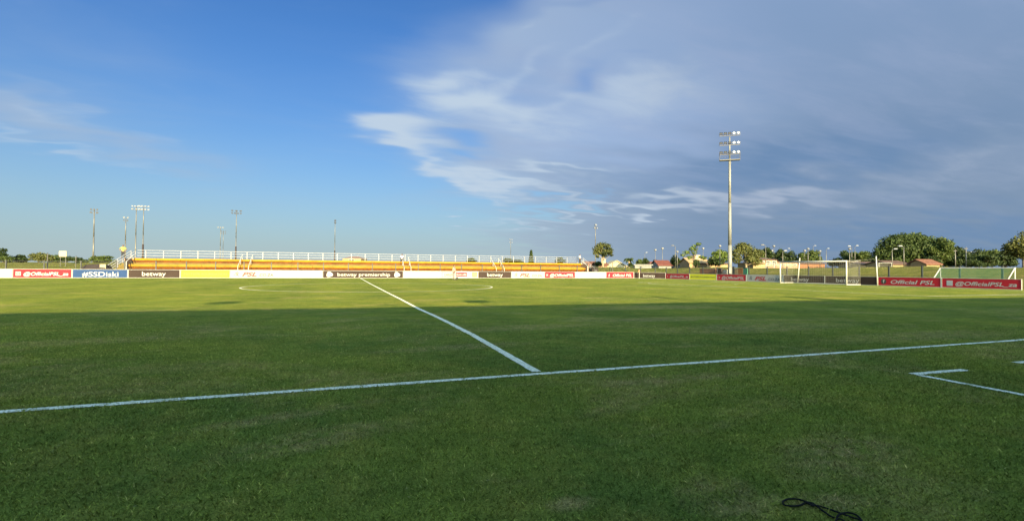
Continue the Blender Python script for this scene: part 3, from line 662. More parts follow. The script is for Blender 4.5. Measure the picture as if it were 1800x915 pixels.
# ------------------------------------------------------------------ goals
def net_patch(mb, P00, P10, P11, P01, nu, nv, r=.007, sag=0.):
    P00, P10, P11, P01 = map(Vector, (P00, P10, P11, P01))
    def pt(u, v):
        p_ = P00.lerp(P10, u).lerp(P01.lerp(P11, u), v); p_.z -= sag*math.sin(math.pi*u)*math.sin(math.pi*v); return p_
    K = 4
    for i in range(nu+1):
        pts_ = [pt(i/nu, j/K) for j in range(K+1)]; mb.path(pts_, r, 3)
    for j in range(nv+1):
        pts_ = [pt(i/K, j/nv) for i in range(K+1)]; mb.path(pts_, r, 3)
def main_goal():
    GX = 45.75; y0, y1 = 29.15, 37.0
    o = thing('goal', 'large white full-size goal with white net on the pitch', 'football goal', (GX, (y0+y1)/2, 0)); h = (y1-y0)/2; H = 2.44
    for s in (-1, 1): m_ = MB(); m_.tube((0, s*h, 0), (0, s*h, H), .07, n=12); m_.obj('post', M['white'], o, True)
    m_ = MB(); m_.tube((0, -h-.06, H), (0, h+.06, H), .07, n=12); m_.obj('crossbar', M['white'], o, True)
    D = 2.0; m_ = MB(); m_.path([(0, -h, .05), (D, -h, .05), (D, h, .05), (0, h, .05)], .05); m_.obj('ground_frame', M['white'], o)
    n = MB(); HB = 2.44+.12
    net_patch(n, (0, -h, H), (0, h, H), (D, h, HB), (D, -h, HB), 36, 10, .004, .12)
    net_patch(n, (D, -h, .05), (D, h, .05), (D, h, HB), (D, -h, HB), 36, 12, .004)
    for s in (-1, 1): net_patch(n, (0, s*h, .05), (D, s*h, .05), (D, s*h, HB), (0, s*h, H), 12, 15, .005)
    n.path([(0, -h, H), (D*.5, -h, H-.06), (D, -h-.05, HB)], .015); n.path([(0, h, H), (D*.5, h, H-.06), (D, h+.05, HB)], .015); n.tube((D, -h, HB), (D, h, HB), .012)
    n.obj('net', M['net'], o)
    for k, (pb, pt_, lab) in enumerate((((1402, 0), (1406, 453), 'white net pole behind the goal, seen through the net'), ((1542.5, 0), (1540, 450), 'white net pole standing right of the goal before the black and red boards'))):
        v = ray(pb[0], 496); X_ = 48.3; t = (X_-CX)/v.x; b = Vector((X_, -CD+v.y*t, 0)); v2 = ray(pt_[0], pt_[1]); t2 = (X_-CX)/v2.x; tp = CAM+v2*t2
        q_ = thing('net_pole', lab, 'pole', b, 0, 'poles behind the main goal'); m_ = MB(); m_.tube((0, 0, 0), tp-b, .065, .05, 10); m_.obj('shaft', M['white'], q_, True)
        e = tp-b; m_ = MB(); yy = (-h if k else h)+(y0+y1)/2; m_.path([tuple(e*.9), (GX+D-b.x, yy-b.y, HB)], .008, 4); m_.obj('guy_rope', M['net'], q_)
main_goal()
def small_goal(loc, rz, w, H, D, label, col='white', netm='green_net', dense=True):
    o = thing('training_goal', label, 'football goal', loc, rz, 'small goals beyond the boards'); h = w/2
    for s in (-1, 1): m_ = MB(); m_.tube((s*h, 0, 0), (s*h, 0, H), .05, n=8); m_.obj('post', M[col], o)
    m_ = MB(); m_.tube((-h-.05, 0, H), (h+.05, 0, H), .05, n=8); m_.obj('crossbar', M[col], o)
    m_ = MB(); m_.path([(-h, 0, .04), (-h, D, .04), (h, D, .04), (h, 0, .04)], .035)
    for s in (-1, 1): m_.tube((s*h, 0, H), (s*h, D, .04), .045)
    m_.obj('back_frame', M[col], o)
    n = MB(); a = 20 if dense else 8; net_patch(n, (-h, 0, H), (h, 0, H), (h, D, .04), (-h, D, .04), int(w/.11), 22 if dense else 10, .008)
    for s in (-1, 1):
        for k in range(1, 8): n.tube((s*h, D*k/8, .04), (s*h, D*k/8, H*(1-k/8)), .006, n=3); n.tube((s*h, 0, H*k/8), (s*h, D*(1-k/8), H*k/8), .006, n=3)
    n.obj('net', M[netm], o)
# nearest green-netted goal behind the boards on the right
v = ray(1653, 480); t = (52.3-CX)/v.x; ga = Vector((52.3, -CD+v.y*t, 0)); v = ray(1784, 480); t = (52.2-CX)/v.x; gb = Vector((52.2, -CD+v.y*t, 0))
dd = gb-ga; small_goal((ga+gb)/2, math.atan2(dd.y, dd.x), dd.length, 1.78, -1.7, 'white training goal with green net behind the dark red boards')
def on_bank(px, d):   # point on the terrain in column px at forward distance d
    p_ = atZ(px, 470, d); return Vector((p_.x, p_.y, gz(p_.x, p_.y)))
b = on_bank(1556, 96); small_goal(b, R(-60), 2.0, 1.25, .9, 'tiny white goal on the bank right of the net pole', netm='net', dense=False)
b = on_bank(1354, 96); small_goal(b, R(-30), 1.6, 1.0, .8, 'tiny white goal on the bank left of the main goal', netm='net', dense=False)

# corner flag
v = onz(1123.5, 488.6); o = thing('corner_flag', 'white corner pole with an orange flag at the far corner', 'corner flag', (45.5, 65.0, 0))
m_ = MB(); m_.tube((0, 0, 0), (0, 0, 1.5), .045); m_.obj('pole', M['white'], o)
m_ = MB(); m_.add([(0, -.02, 1.55), (.06, -.14, 1.05), (-.14, -.03, 1.0), (-.07, .03, 1.5), (-.20, .02, 1.18), (0, .03, 1.55)], [(0, 1, 2, 3), (3, 2, 4), (0, 3, 5)]); m_.obj('flag', M['flag'], o)

# ------------------------------------------------------------------ floodlight masts
def big_mast():
    b = atZ(1283, 484, 72); H = atZ(1281, 237, 72).z; P = atZ(1281, 278, 72).z
    o = thing('floodlight_mast', 'tall pale floodlight mast with three tiers of lamps behind the goal-line boards', 'floodlight', (b.x, b.y, 0), R(-35))
    m_ = MB(); m_.tube((0, 0, 0), (0, 0, .08), .55, .55, 16); m_.tube((0, 0, .08), (0, 0, 5.2), .31, .27, 16); m_.tube((0, 0, 5.2), (0, 0, 11.5), .25, .21, 16); m_.tube((0, 0, 11.5), (0, 0, P), .19, .165, 16); m_.obj('pole', M['pale_steel'], o, True)
    m_ = MB(); m_.tube((0, 0, P), (0, 0, H-.2), .11, .09, 10); m_.obj('upper_pole', M['pale_steel'], o, True)
    m_ = MB(); m_.b2(-1.4, 1.4, -.35, .35, P-.28, P-.16)
    for x in (-1.4, 0, 1.4):
        for y in (-.35, .35): m_.tube((x, y, P-.2), (x, y, P+.7), .02)
    for y in (-.35, .35): m_.tube((-1.4, y, P+.68), (1.4, y, P+.68), .02); m_.tube((-1.4, y, P+.3), (1.4, y, P+.3), .015)
    m_.obj('platform', M['dsteel'], o)
    for k in range(3):
        z = P+.95+k*1.42; m_ = MB(); m_.b2(-1.4, 1.4, -.04, .04, z-.36, z-.29); arm = m_.obj('lamp_arm', M['dsteel'], o)
        for j in range(5):
            x = -1.2+j*.6; l = MB()
            pr = [(-.10, -.26), (.18, -.12), (.18, .16), (-.10, .30)]
            l.add([(x-.2, -.20+0, z-.2), (x+.2, -.20, z-.2), (x+.2, -.06, z+.2), (x-.2, -.06, z+.2), (x-.14, .22, z-.1), (x+.14, .22, z-.1), (x+.14, .24, z+.14), (x-.14, .24, z+.14)],
                  [(4, 5, 1, 0), (5, 6, 2, 1), (6, 7, 3, 2), (7, 4, 0, 3), (7, 6, 5, 4)]); l.b2(x-.235, x-.21, -.1, .1, z-.3, z+.1); l.b2(x+.21, x+.235, -.1, .1, z-.3, z+.1)
            lo = l.obj('floodlight', M['lamp'] if j > 2 else M['dsteel'], arm)
            l = MB(); l.disc((x, z), .17, .18, 14, 0.); l.v = [(a, -.13+(c-z)*.3-.012, c) for a, b_, c in l.v]; l.v = [(a, b_-.003, c) for a, b_, c in l.v]; l.obj('lamp_glass', M['lens'] if j > 2 else M['lamp_dark'], arm)
    m_ = MB(); m_.b2(-.16, .16, -.42, -.3, 1.0, 1.9); m_.obj('control_box', M['grey'], o)
big_mast()
def mast(px, top, d, label, heads, w=.6, r=.14, sleeve=False, rz=.2):
    b = on_bank(px, d); H = atZ(px, top, d).z-b.z
    o = thing('floodlight_mast', label, 'floodlight', b, rz, 'distant floodlight masts beyond the ground')
    m_ = MB(); m_.tube((0, 0, 0), (0, 0, H*.5), r, r*.8, 8); m_.tube((0, 0, H*.5), (0, 0, H), r*.75, r*.55, 8); m_.obj('pole', M['steel'], o, True)
    if sleeve: m_ = MB(); m_.tube((0, 0, .1), (0, 0, H*.34), r*1.5, r*1.4, 8); m_.obj('sleeve', M['tarp'], o, True)
    for (dz, n, mt) in heads:
        a = MB(); z = H-dz; a.b2(-w, w, -.05, .05, z-.06, z+.0); ar = a.obj('lamp_arm', M['dsteel'], o)
        for j in range(n):
            x = (-w+2*w*j/(n-1)) if n > 1 else 0; l = MB(); q_ = w/n*.8 if n > 1 else .3
            l.add([(x-q_, -.3, z-.05), (x+q_, -.3, z-.05), (x+q_, -.15, z+.35), (x-q_, -.15, z+.35), (x-q_*.6, .2, z+.1), (x+q_*.6, .2, z+.1), (x+q_*.6, .2, z+.3), (x-q_*.6, .2, z+.3)], [(0, 1, 2, 3), (4, 5, 1, 0), (5, 6, 2, 1), (6, 7, 3, 2), (7, 4, 0, 3), (7, 6, 5, 4)])
            l.obj('floodlight', M[mt], ar)
    return o
mast(163.5, 369, 120, 'dark-headed floodlight mast left of the terrace, leftmost of the far masts', [(0, 3, 'lamp_dark'), (.75, 2, 'lamp_dark')], .6, .19)
mast(219.5, 383, 140, 'short floodlight mast directly behind the marshal on the terrace', [(0, 2, 'steel'), (.8, 3, 'lamp_dark')], .45, .17)
mast(237.5, 363, 150, 'left one of the two close tall masts behind the terrace', [(0, 4, 'lamp'), (.9, 3, 'steel')], 1.0, .18)
mast(250.5, 363, 138, 'right one of the two close tall masts, with a dark sleeve at its foot', [(0, 4, 'lamp'), (.9, 4, 'lamp')], 1.1, .16, True)
mast(386.5, 400, 200, 'faint small mast, taller of the close pair left of the wide-armed mast', [(0, 3, 'steel')], .9, .14)
mast(391.5, 407, 215, 'faint small mast, shorter of the close pair left of the wide-armed mast', [(0, 3, 'lamp_dark'), (.9, 3, 'lamp_dark')], .8, .12)
mast(414, 371, 160, 'wide-armed mast with two rows of small lamps above the terrace aisle', [(0, 3, 'lamp_dark'), (.8, 4, 'lamp_dark')], 1.25, .16, True)
mast(588, 388, 150, 'single narrow mast with a dark lamp above the middle of the terrace', [(0, 1, 'lamp_dark'), (.7, 1, 'lamp_dark')], .3, .13, True)
mast(897.5, 421, 230, 'very faint short mast left of the cypress', [(0, 2, 'lamp'), (1.4, 2, 'lamp')], .6, .14)
mast(1046.5, 396, 130, 'thin mast with small pale lamps left of the round tree', [(0, 1, 'lamp'), (.8, 2, 'lamp')], .4, .13)

# ------------------------------------------------------------------ street lamps
def lamp(px, top, d, kind, label, side=1):
    b = on_bank(px, d); H = atZ(px, top, d).z-b.z; k = d/90.
    o = thing('street_lamp', label, 'street lamp', b, -YAW-R(random.uniform(-8, 8)), 'street lamps beyond the right bank')
    m_ = MB(); m_.tube((0, 0, 0), (0, 0, H-.1), .085, .055, 8); m_.obj('pole', M['steel'], o, True)
    m_ = MB(); 
    if kind == 'post': m_.tube((0, 0, H-.12), (0, 0, H), .05)
    else: m_.path([(0, 0, H-.15), (side*.25, 0, H+.02), (side*.6, 0, H+.05)], .035)
    m_.obj('arm', M['steel'], o)
    m_ = MB(); mt = 'lamp_dark' if kind == 'dark' else 'lamp'
    if kind == 'post': m_.ball((0, 0, H+.12), (.26*k, .26*k, .20*k), 10); m_.tube((0, 0, H+.1+.14*k), (0, 0, H+.16+.16*k), .2, .05)
    else: m_.add([(side*.25, -.14, H), (side*1.0, -.14, H+.04), (side*1.0, .14, H+.04), (side*.25, .14, H), (side*.35, -.08, H+.2), (side*.85, -.08, H+.2), (side*.85, .08, H+.2), (side*.35, .08, H+.2)],
                  [(0, 3, 2, 1), (4, 5, 6, 7), (0, 1, 5, 4), (1, 2, 6, 5), (2, 3, 7, 6), (3, 0, 4, 7)])
    m_.obj('lamp_head', M[mt], o)
for a in [
 (1133.5, 444, 170, 'arm', 'street lamp with one pale head above the low roofs right of the palm', 1), (1152, 439.5, 180, 'post', 'street lamp with a white head, left of the tallest lamp over the red roof'),
 (1164.5, 437, 150, 'post', 'white-headed street lamp above the red tiled roof'),
 (1187, 432, 112, 'dark', 'dark-headed street lamp, taller of two close lamps left of the bare-branched tree', -1), (1190.5, 443, 105, 'post', 'white-headed street lamp, shorter of two close lamps left of the bare-branched tree'),
 (1236, 437, 160, 'post', 'street lamp with a white head above the beige house chimney'), (1265.5, 433, 100, 'post', 'white-headed street lamp left of the tall floodlight mast'),
 (1346, 431, 98, 'dark', 'dark-headed street lamp in front of the brown-roofed house', -1), (1360.5, 433, 150, 'post', 'bright-headed street lamp above the brown roof'), (1357, 441, 170, 'post', 'low white-headed street lamp over the brown roof'),
 (1376, 441, 110, 'arm', 'street lamp with a long pale head reaching right above the left goal post', 1), (1390, 437, 150, 'arm', 'street lamp with a flat white head above the goal crossbar', -1),
 (1414.5, 441, 140, 'post', 'small white-headed street lamp above the middle of the crossbar'), (1420.5, 438, 105, 'post', 'white-headed street lamp with tall pale pole behind the goal net'), (1429.5, 432, 150, 'arm', 'high street lamp with thin flat head behind the goal', 1),
 (1441.5, 442, 115, 'post', 'low white-headed street lamp behind the middle of the net'), (1452.5, 437, 130, 'arm', 'street lamp with flat white head on a dark pole behind the goal', 1),
 (1493.5, 438, 105, 'post', 'white-headed street lamp just right of the right goal post'), (1497.5, 433, 118, 'arm', 'street lamp reaching left above the right goal post', -1), (1503, 432, 135, 'arm', 'brightest high street lamp above the right goal post', 1),
 (1485, 446, 160, 'post', 'lowest small street lamp within the trees by the right post'),
 (1568.5, 438, 92, 'arm', 'left street lamp in front of the giant tree', 1), (1589, 433, 88, 'arm', 'right, taller street lamp in front of the giant tree', -1)]:
    lamp(*(a if len(a) == 6 else (*a, 1)))
# two bare utility poles at the right
for px, top, d, lab, arm in ((1679.5, 438, 85, 'thin pale pole without a lamp before the dark trees', False), (1698.5, 434, 80, 'pale utility pole with a side arm before the dark trees', True)):
    b = on_bank(px, d); H = atZ(px, top, d).z-b.z; o = thing('utility_pole', lab, 'utility pole', b, -YAW-.3); m_ = MB(); m_.tube((0, 0, 0), (0, 0, H), .10, .06); m_.obj('shaft', M['steel'], o, True)
    m_ = MB(); m_.b2(-.25, .25, -.04, .04, H-.3, H-.2); m_.obj('cross_piece', M['dsteel'], o)
    if arm: m_ = MB(); m_.tube((0, 0, H*.75), (.95, 0, H*.76), .035); ar = m_.obj('arm', M['steel'], o); m_ = MB(); m_.b2(.6, 1.15, -.12, .12, H*.76, H*.76+.12); m_.obj('lamp_head', M['lamp'], ar)

# ------------------------------------------------------------------ trees
def crown_mesh(clumps, n, size, seed, flat=1.0):
    rg = np.random.default_rng(seed); C = np.array([c[:3] for c in clumps]); Rr = np.array([c[3:] for c in clumps]); vol = Rr.prod(1)**(2/3); vol /= vol.sum()
    k = rg.choice(len(C), n, p=vol); d = rg.normal(size=(n, 3)); d /= np.linalg.norm(d, axis=1)[:, None]
    r = .55+.45*rg.random(n)**.6; r *= 1+.14*rg.normal(size=n)
    P = C[k]+d*Rr[k]*r[:, None]
    a = rg.normal(size=(n, 3)); a /= np.linalg.norm(a, axis=1)[:, None]; a = a*.75+d*.0; b = np.cross(a, d+rg.normal(size=(n, 3))*.7); b /= np.linalg.norm(b, axis=1)[:, None]+1e-9
    a = np.cross(b, d+rg.normal(size=(n, 3))*.5); a /= np.linalg.norm(a, axis=1)[:, None]+1e-9
    s = size*(.55+.9*rg.random(n))[:, None]
    V = np.stack([P-a*s, P+b*s*.55, P+a*s, P-b*s*.55], 1).reshape(-1, 3); return V
def leaf_obj(V, mtl, parent, name='crown'):
    k = len(V)//4; me = bpy.data.meshes.new(name); me.vertices.add(len(V)); me.vertices.foreach_set('co', V.ravel()); me.loops.add(k*4); me.polygons.add(k)
    me.loops.foreach_set('vertex_index', np.arange(k*4)); me.polygons.foreach_set('loop_start', np.arange(k)*4); me.materials.append(mtl); me.update(calc_edges=True)
    o = bpy.data.objects.new(name, me); COL.objects.link(o); o.parent = parent; return o
def tree(px, top, wpx, d, label, fol='mid', name='tree', cat='tree', trunk=.25, dens=1., group=None, bark='bark', clumps=None, bot=None, leaf=None, nc=None, sparse=1.0):
    """px centre, top pixel, width in px at forward distance d; trunk = fraction of height that is bare"""
    b = on_bank(px, d); H = max(atZ(px, top, d).z-b.z, .8); Wd = wpx*d/CF; seed = int(px*13+top); rg = random.Random(seed)
    o = thing(name, label, cat, b, -YAW, group)
    h0 = H*trunk; ch = (H-h0)/2; cz = h0+ch; rx = Wd/2; ry = rx*.85
    cl = []
    if clumps: cl = [(a*rx, b_*ry, h0+c*(H-h0), e*rx, e*ry, f*(H-h0)) for (a, b_, c, e, f) in clumps]
    else:
        n = nc or 16
        for i in range(n):
            an = rg.uniform(0, 6.283); rr = math.sqrt(rg.random())*.68; zf = rg.uniform(-.62, .62)
            lim = math.sqrt(max(0, 1-zf*zf)); q_ = rg.uniform(.26, .42)
            cl.append((math.cos(an)*rr*rx*lim, math.sin(an)*rr*ry*lim, cz+zf*ch, q_*rx*sparse, q_*ry*sparse, max(q_*ch*1.0, .3)*sparse))
        cl.append((rg.uniform(-.15, .15)*rx, 0, cz+ch*.66, rx*.32, ry*.32, ch*.34)); cl.append((-rx*.66, 0, cz-ch*rg.uniform(0, .3), rx*.32, ry*.3, ch*.34)); cl.append((rx*.66, 0, cz-ch*rg.uniform(0, .3), rx*.32, ry*.3, ch*.34))
    lf = leaf or max(.16, .0017*d); area = sum((c[3]*c[5]) for c in cl)*3.14; n = int(dens*min(15000, max(500, area/(lf*lf)*2.4)))
    leaf_obj(crown_mesh(cl, n, lf, seed), FO[fol], o, 'crown' if trunk > .04 else 'foliage')
    m_ = MB(); tr = max(.08, H*.035)
    if trunk > .04 or name == 'tree':
        top_ = Vector((rg.uniform(-.1, .1)*rx, 0, h0+ch*.5)); mid = Vector((rg.uniform(-.05, .05)*rx, 0, h0*.7))
        m_.tube((0, 0, -.2), mid, tr*1.2, tr*.9, 10); m_.tube(mid, top_, tr*.9, tr*.5, 8)
        for c in cl[:10]: m_.tube(mid.lerp(top_, rg.random()*.8), (c[0], c[1], c[2]), tr*.4, tr*.12, 6)
    else:
        for c in cl[:6]: m_.tube((c[0]*.3, c[1]*.3, -.1), (c[0], c[1], c[2]), .06, .02, 5)
    m_.obj('trunk' if trunk > .04 else 'stems', M[bark], o)
    return o
# left background
for a in [(-14, 434, 52, 105, 'dark bushy tree cut by the left edge of the picture', 'dark'), (33, 447, 40, 110, 'low dark bush between the edge tree and the first olive bush', 'dark'), (72, 443, 46, 104, 'olive-green bush behind the thick grey pole', 'olive'),
          (118, 450, 44, 112, 'dark bush behind the white square sign', 'dark'), (145, 455, 26, 120, 'small dark bush left of the leftmost mast', 'dark'), (182, 449, 52, 108, 'wide green bush above the brown sheet, left of the terrace stairs', 'mid'), (100, 447, 40, 118, 'mid-green bush rising behind the white sign', 'mid'), (8, 450, 30, 100, 'small green bush under the tree at the left edge', 'mid')]:
    tree(a[0], a[1], a[2], a[3], a[4], a[5], 'bush' if a[0] > 0 else 'tree', 'bush' if a[0] > 0 else 'tree', .03 if a[0] > 0 else .2, 1., 'trees beyond the left bank')
# behind the terrace
for a in [(829, 452, 20, 170, 'dark treetop showing through the rail left of centre'), (892, 452.5, 22, 175, 'dark treetop showing through the rail left of the cypress'), (910, 456, 24, 180, 'low treetop between the cypress and the dark treetop'), (985, 451.5, 22, 160, 'wide treetop showing through the right part of the rail')]:
    tree(a[0], a[1], a[2], a[3], a[4], 'dark', trunk=.3, group='treetops behind the terrace')
def cypress(px, top, wpx, d, label):
    b = on_bank(px, d); H = atZ(px, top, d).z-b.z; w = wpx*d/CF/2; o = thing('cypress_tree', label, 'tree', b)
    cl = [(random.uniform(-.1, .1)*w, 0, H*k, w*(1.15-k)*1.1+.15, w*(1.1-k)+.15, H*.07) for k in np.linspace(.12, .95, 14)]
    leaf_obj(crown_mesh(cl, 3500, .26, 5), FO['dark'], o); m_ = MB(); m_.tube((0, 0, 0), (0, 0, H*.95), .2, .04); m_.obj('trunk', M['bark'], o)
cypress(933.5, 440, 7, 150, 'narrow pointed cypress rising behind the terrace rail')
# round tree
tree(1060, 425, 38, 112, 'round-crowned tree alone between the orange roof and the white gable', 'olive', trunk=.36, dens=1.5, bark='pale_bark',
     clumps=[(-.55, 0, .55, .42, .22), (.55, 0, .45, .42, .24), (0, 0, .72, .55, .25), (-.2, .2, .4, .45, .2), (.25, -.3, .35, .42, .2), (-.72, 0, .32, .26, .14), (.78, 0, .22, .22, .12), (.1, 0, .16, .28, .12), (-.35, -.3, .75, .35, .18), (.45, .2, .75, .35, .18), (-.5, 0, .12, .2, .1)])
tree(1052, 459, 14, 118, 'dark shrub at the foot of the round-crowned tree', 'dark', 'bush', 'bush', .03)
def palm(px, top, d, label):
    b = on_bank(px, d); H = atZ(px, top, d).z-b.z; o = thing('palm_tree', label, 'palm', b); m_ = MB(); m_.tube((0, 0, -.1), (0, 0, H*.72), .28, .2, 8); m_.obj('trunk', M['pale_bark'], o)
    m_ = MB(); rg = random.Random(3)
    for i in range(26):
        a = i*2.4; el = rg.uniform(-.1, 1.2); L_ = rg.uniform(1.5, 2.1)*H*.25; p0 = Vector((0, 0, H*.72)); prev = p0; w = .13
        for k in range(1, 8):
            t = k/7; q_ = p0+Vector((math.cos(a)*L_*t*math.cos(el*.6), math.sin(a)*L_*t*math.cos(el*.6), L_*(math.sin(el)*t-.75*t*t*1.0)))
            s_ = Vector((-math.sin(a), math.cos(a), 0)); ww = .30*math.sin(math.pi*min(1, t*.9+.12))
            m_.add([prev-s_*w*1.0-Vector((0, 0, .18)), prev, q_, q_-s_*ww-Vector((0, 0, .18))], [(0, 1, 2, 3)]); m_.add([prev, prev+s_*w-Vector((0, 0, .18)), q_+s_*ww-Vector((0, 0, .18)), q_], [(0, 1, 2, 3)])
            prev = q_; w = ww
    m_.obj('fronds', FO['dark'], o)
palm(1106, 449.5, 118, 'single palm right of the white gabled house')
tree(1108, 462, 10, 112, 'small dark shrub under the palm', 'dark', 'bush', 'bush', .03)
for a in [(1124, 455, 14, 150, 'small round tree between the palm and the red roof, left of two', 'mid'), (1135, 453, 14, 140, 'small dark tree between the palm and the red roof, right of two', 'dark'), (1152, 456, 14, 190, 'low treetop over the salmon roof', 'dark'),
          (1186.5, 447, 20, 116, 'reddish dark tree behind the two close street lamps', 'dark'), (1263, 438, 38, 116, 'full green tree left of the floodlight mast', 'bright'), (1258, 452, 30, 112, 'darker shrubby tree below the full green tree', 'dark')]:
    tree(a[0], a[1], a[2], a[3], a[4], a[5], trunk=.16, dens=1.2, group='trees among the far houses')
tree(1219, 425, 48, 108, 'open-branched tree with ragged tufts above the beige house', 'bright', trunk=.30, dens=1.1, bark='bark',
     clumps=[(-.78, 0, .28, .22, .09), (-.45, 0, .42, .26, .12), (-.15, 0, .62, .24, .12), (.1, .2, .78, .2, .09), (.38, 0, .88, .22, .09), (.0, -.2, .42, .22, .12), (.55, 0, .18, .2, .08), (.8, 0, .12, .2, .08), (-.3, 0, .15, .2, .1), (.2, 0, .6, .16, .08)])
tree(1224, 455, 14, 104, 'dark conical shrub before the beige house', 'dark', 'bush', 'bush', .03)
tree(1312, 425, 60, 96, 'large leafy tree with pale forked trunk right of the floodlight mast', 'olive', trunk=.14, dens=1.5, bark='pale_bark',
     clumps=[(-.25, 0, .78, .42, .2), (-.55, 0, .5, .4, .22), (.1, 0, .6, .45, .25), (.5, 0, .45, .42, .24), (.75, 0, .5, .3, .18), (-.6, 0, .2, .32, .16), (.1, -.4, .25, .3, .18), (.6, 0, .12, .34, .18), (-.05, .3, .85, .3, .13), (.3, .3, .3, .4, .2)])
for a in [(1350, 434, 30, 150, 'dark tree behind the brown-roofed house', 'dark'), (1371, 437, 22, 150, 'dark round tree right of the brown-roofed house', 'dark'), (1391, 440, 28, 145, 'dark tree above the left end of the crossbar', 'dark'),
          (1411, 443, 22, 150, 'mid-green tree above the crossbar, left of the widest one', 'mid'), (1428, 439, 34, 140, 'wide green tree above the middle of the crossbar', 'mid'), (1486, 440, 38, 145, 'rounded dark tree above the right goal post', 'dark'),
          (1515, 441, 42, 140, 'wide mid-green tree between the goal and the giant tree', 'mid'), (1468, 454, 24, 150, 'low dark shrub left of the right goal post', 'dark'), (1535, 450, 30, 135, 'low dark tree at the left foot of the giant tree', 'dark'), (1333, 440, 30, 125, 'green tree merging with the large leafy tree', 'mid')]:
    tree(a[0], a[1], a[2], a[3], a[4], a[5], trunk=.14, dens=1.2, group='trees along the far houses on the right')
tree(1598, 409, 124, 104, 'giant wide-domed dark green tree at the right', 'dome', trunk=.10, dens=2.0, bark='bark',
     clumps=[(-.72, 0, .32, .30, .26), (-.5, 0, .62, .34, .24), (-.2, 0, .78, .36, .2), (.12, 0, .8, .36, .19), (.45, 0, .68, .36, .22), (.74, 0, .5, .28, .24), (-.3, -.4, .4, .4, .3), (.2, -.5, .45, .4, .3), (.55, -.2, .28, .35, .25), (-.85, 0, .16, .18, .16), (.88, 0, .22, .2, .2), (0, -.3, .2, .4, .2), (-.5, -.3, .15, .35, .18), (0, 0, .45, .6, .38), (-.45, 0, .35, .45, .3), (.45, 0, .35, .45, .3), (0, 0, .72, .5, .22)], leaf=.24)
tree(1654, 416, 46, 98, 'lighter green tree joined to the right side of the giant tree', 'mid', trunk=.2, dens=1.3, bark='pale_bark')
for a in [(1684, 432, 34, 110, 'dark tree behind the thin pale pole', 'dark'), (1716, 437, 50, 112, 'broad dark thicket tree right of the utility pole', 'dark'), (1745, 438, 46, 105, 'green bushy tree left of the tree at the right edge', 'mid'), (1700, 444, 50, 98, 'low dark bush behind the utility pole', 'dark'), (1768, 441, 40, 100, 'dark bush joining the tree at the right edge', 'dark'), (1730, 447, 60, 90, 'low dark bush in front of the broad thicket tree', 'dark'), (1672, 446, 34, 100, 'low dark bush left of the thin pale pole', 'dark'), (1548, 452, 34, 112, 'dark shrub under the left edge of the giant tree', 'dark'), (1640, 449, 34, 96, 'dark shrub hanging over the small terracotta house', 'dark')]:
    tree(a[0], a[1], a[2], a[3], a[4], a[5], trunk=.05, dens=1.3, group='dark trees at the right')
tree(1801, 404, 66, 74, 'open grey-green tree with leaning trunk at the right edge', 'olive', trunk=.22, dens=1.0, bark='bark')

# tall dry grass along the ridge
def dry_grass():
    n = 15000; t = RNG.random(n); px = 1500+t*360; d = 62+RNG.random(n)*16
    d = np.where(RNG.random(n) < .5, 66+RNG.random(n)*22, d); V = np.zeros((n, 4, 3)); k = 0
    lat = (px-900)/CF; fx, fy = math.sin(YAW), math.cos(YAW)
    x = CX+d*fx+lat*d*fy; y = -CD+d*fy-lat*d*fx; z = gh(x, y); dd = x-57.5; keep = (dd > 9.)
    x, y, z, d = x[keep], y[keep], z[keep], d[keep]; n = len(x)
    cl = .5+.5*np.sin(x*1.3+np.sin(y*.9)*2)*np.cos(y*1.1+x*.3); ht = (.12+.6*cl*RNG.random(n))*np.clip((x-66)/6, .2, 1)*np.clip((26-y)/14, .3, 1)
    a = RNG.random(n)*6.283; w = .03+.04*RNG.random(n); la = RNG.random(n)*6.283; bx, by = np.cos(a)*w, np.sin(a)*w
    V = np.stack([np.stack([x-bx, y-by, z-.05], 1), np.stack([x+bx, y+by, z-.05], 1), np.stack([x+bx*.5+np.cos(la)*ht*.2, y+by*.5+np.sin(la)*ht*.2, z+ht*.7], 1), np.stack([x+np.cos(la)*ht*.4, y+np.sin(la)*ht*.4, z+ht], 1)], 1).reshape(-1, 3)
    o = leaf_obj(V, FO['dry'], None, 'tall_grass'); tag(o, 'pale dry tall grass along the ridge of the right bank', 'grass', kind='stuff')
dry_grass()

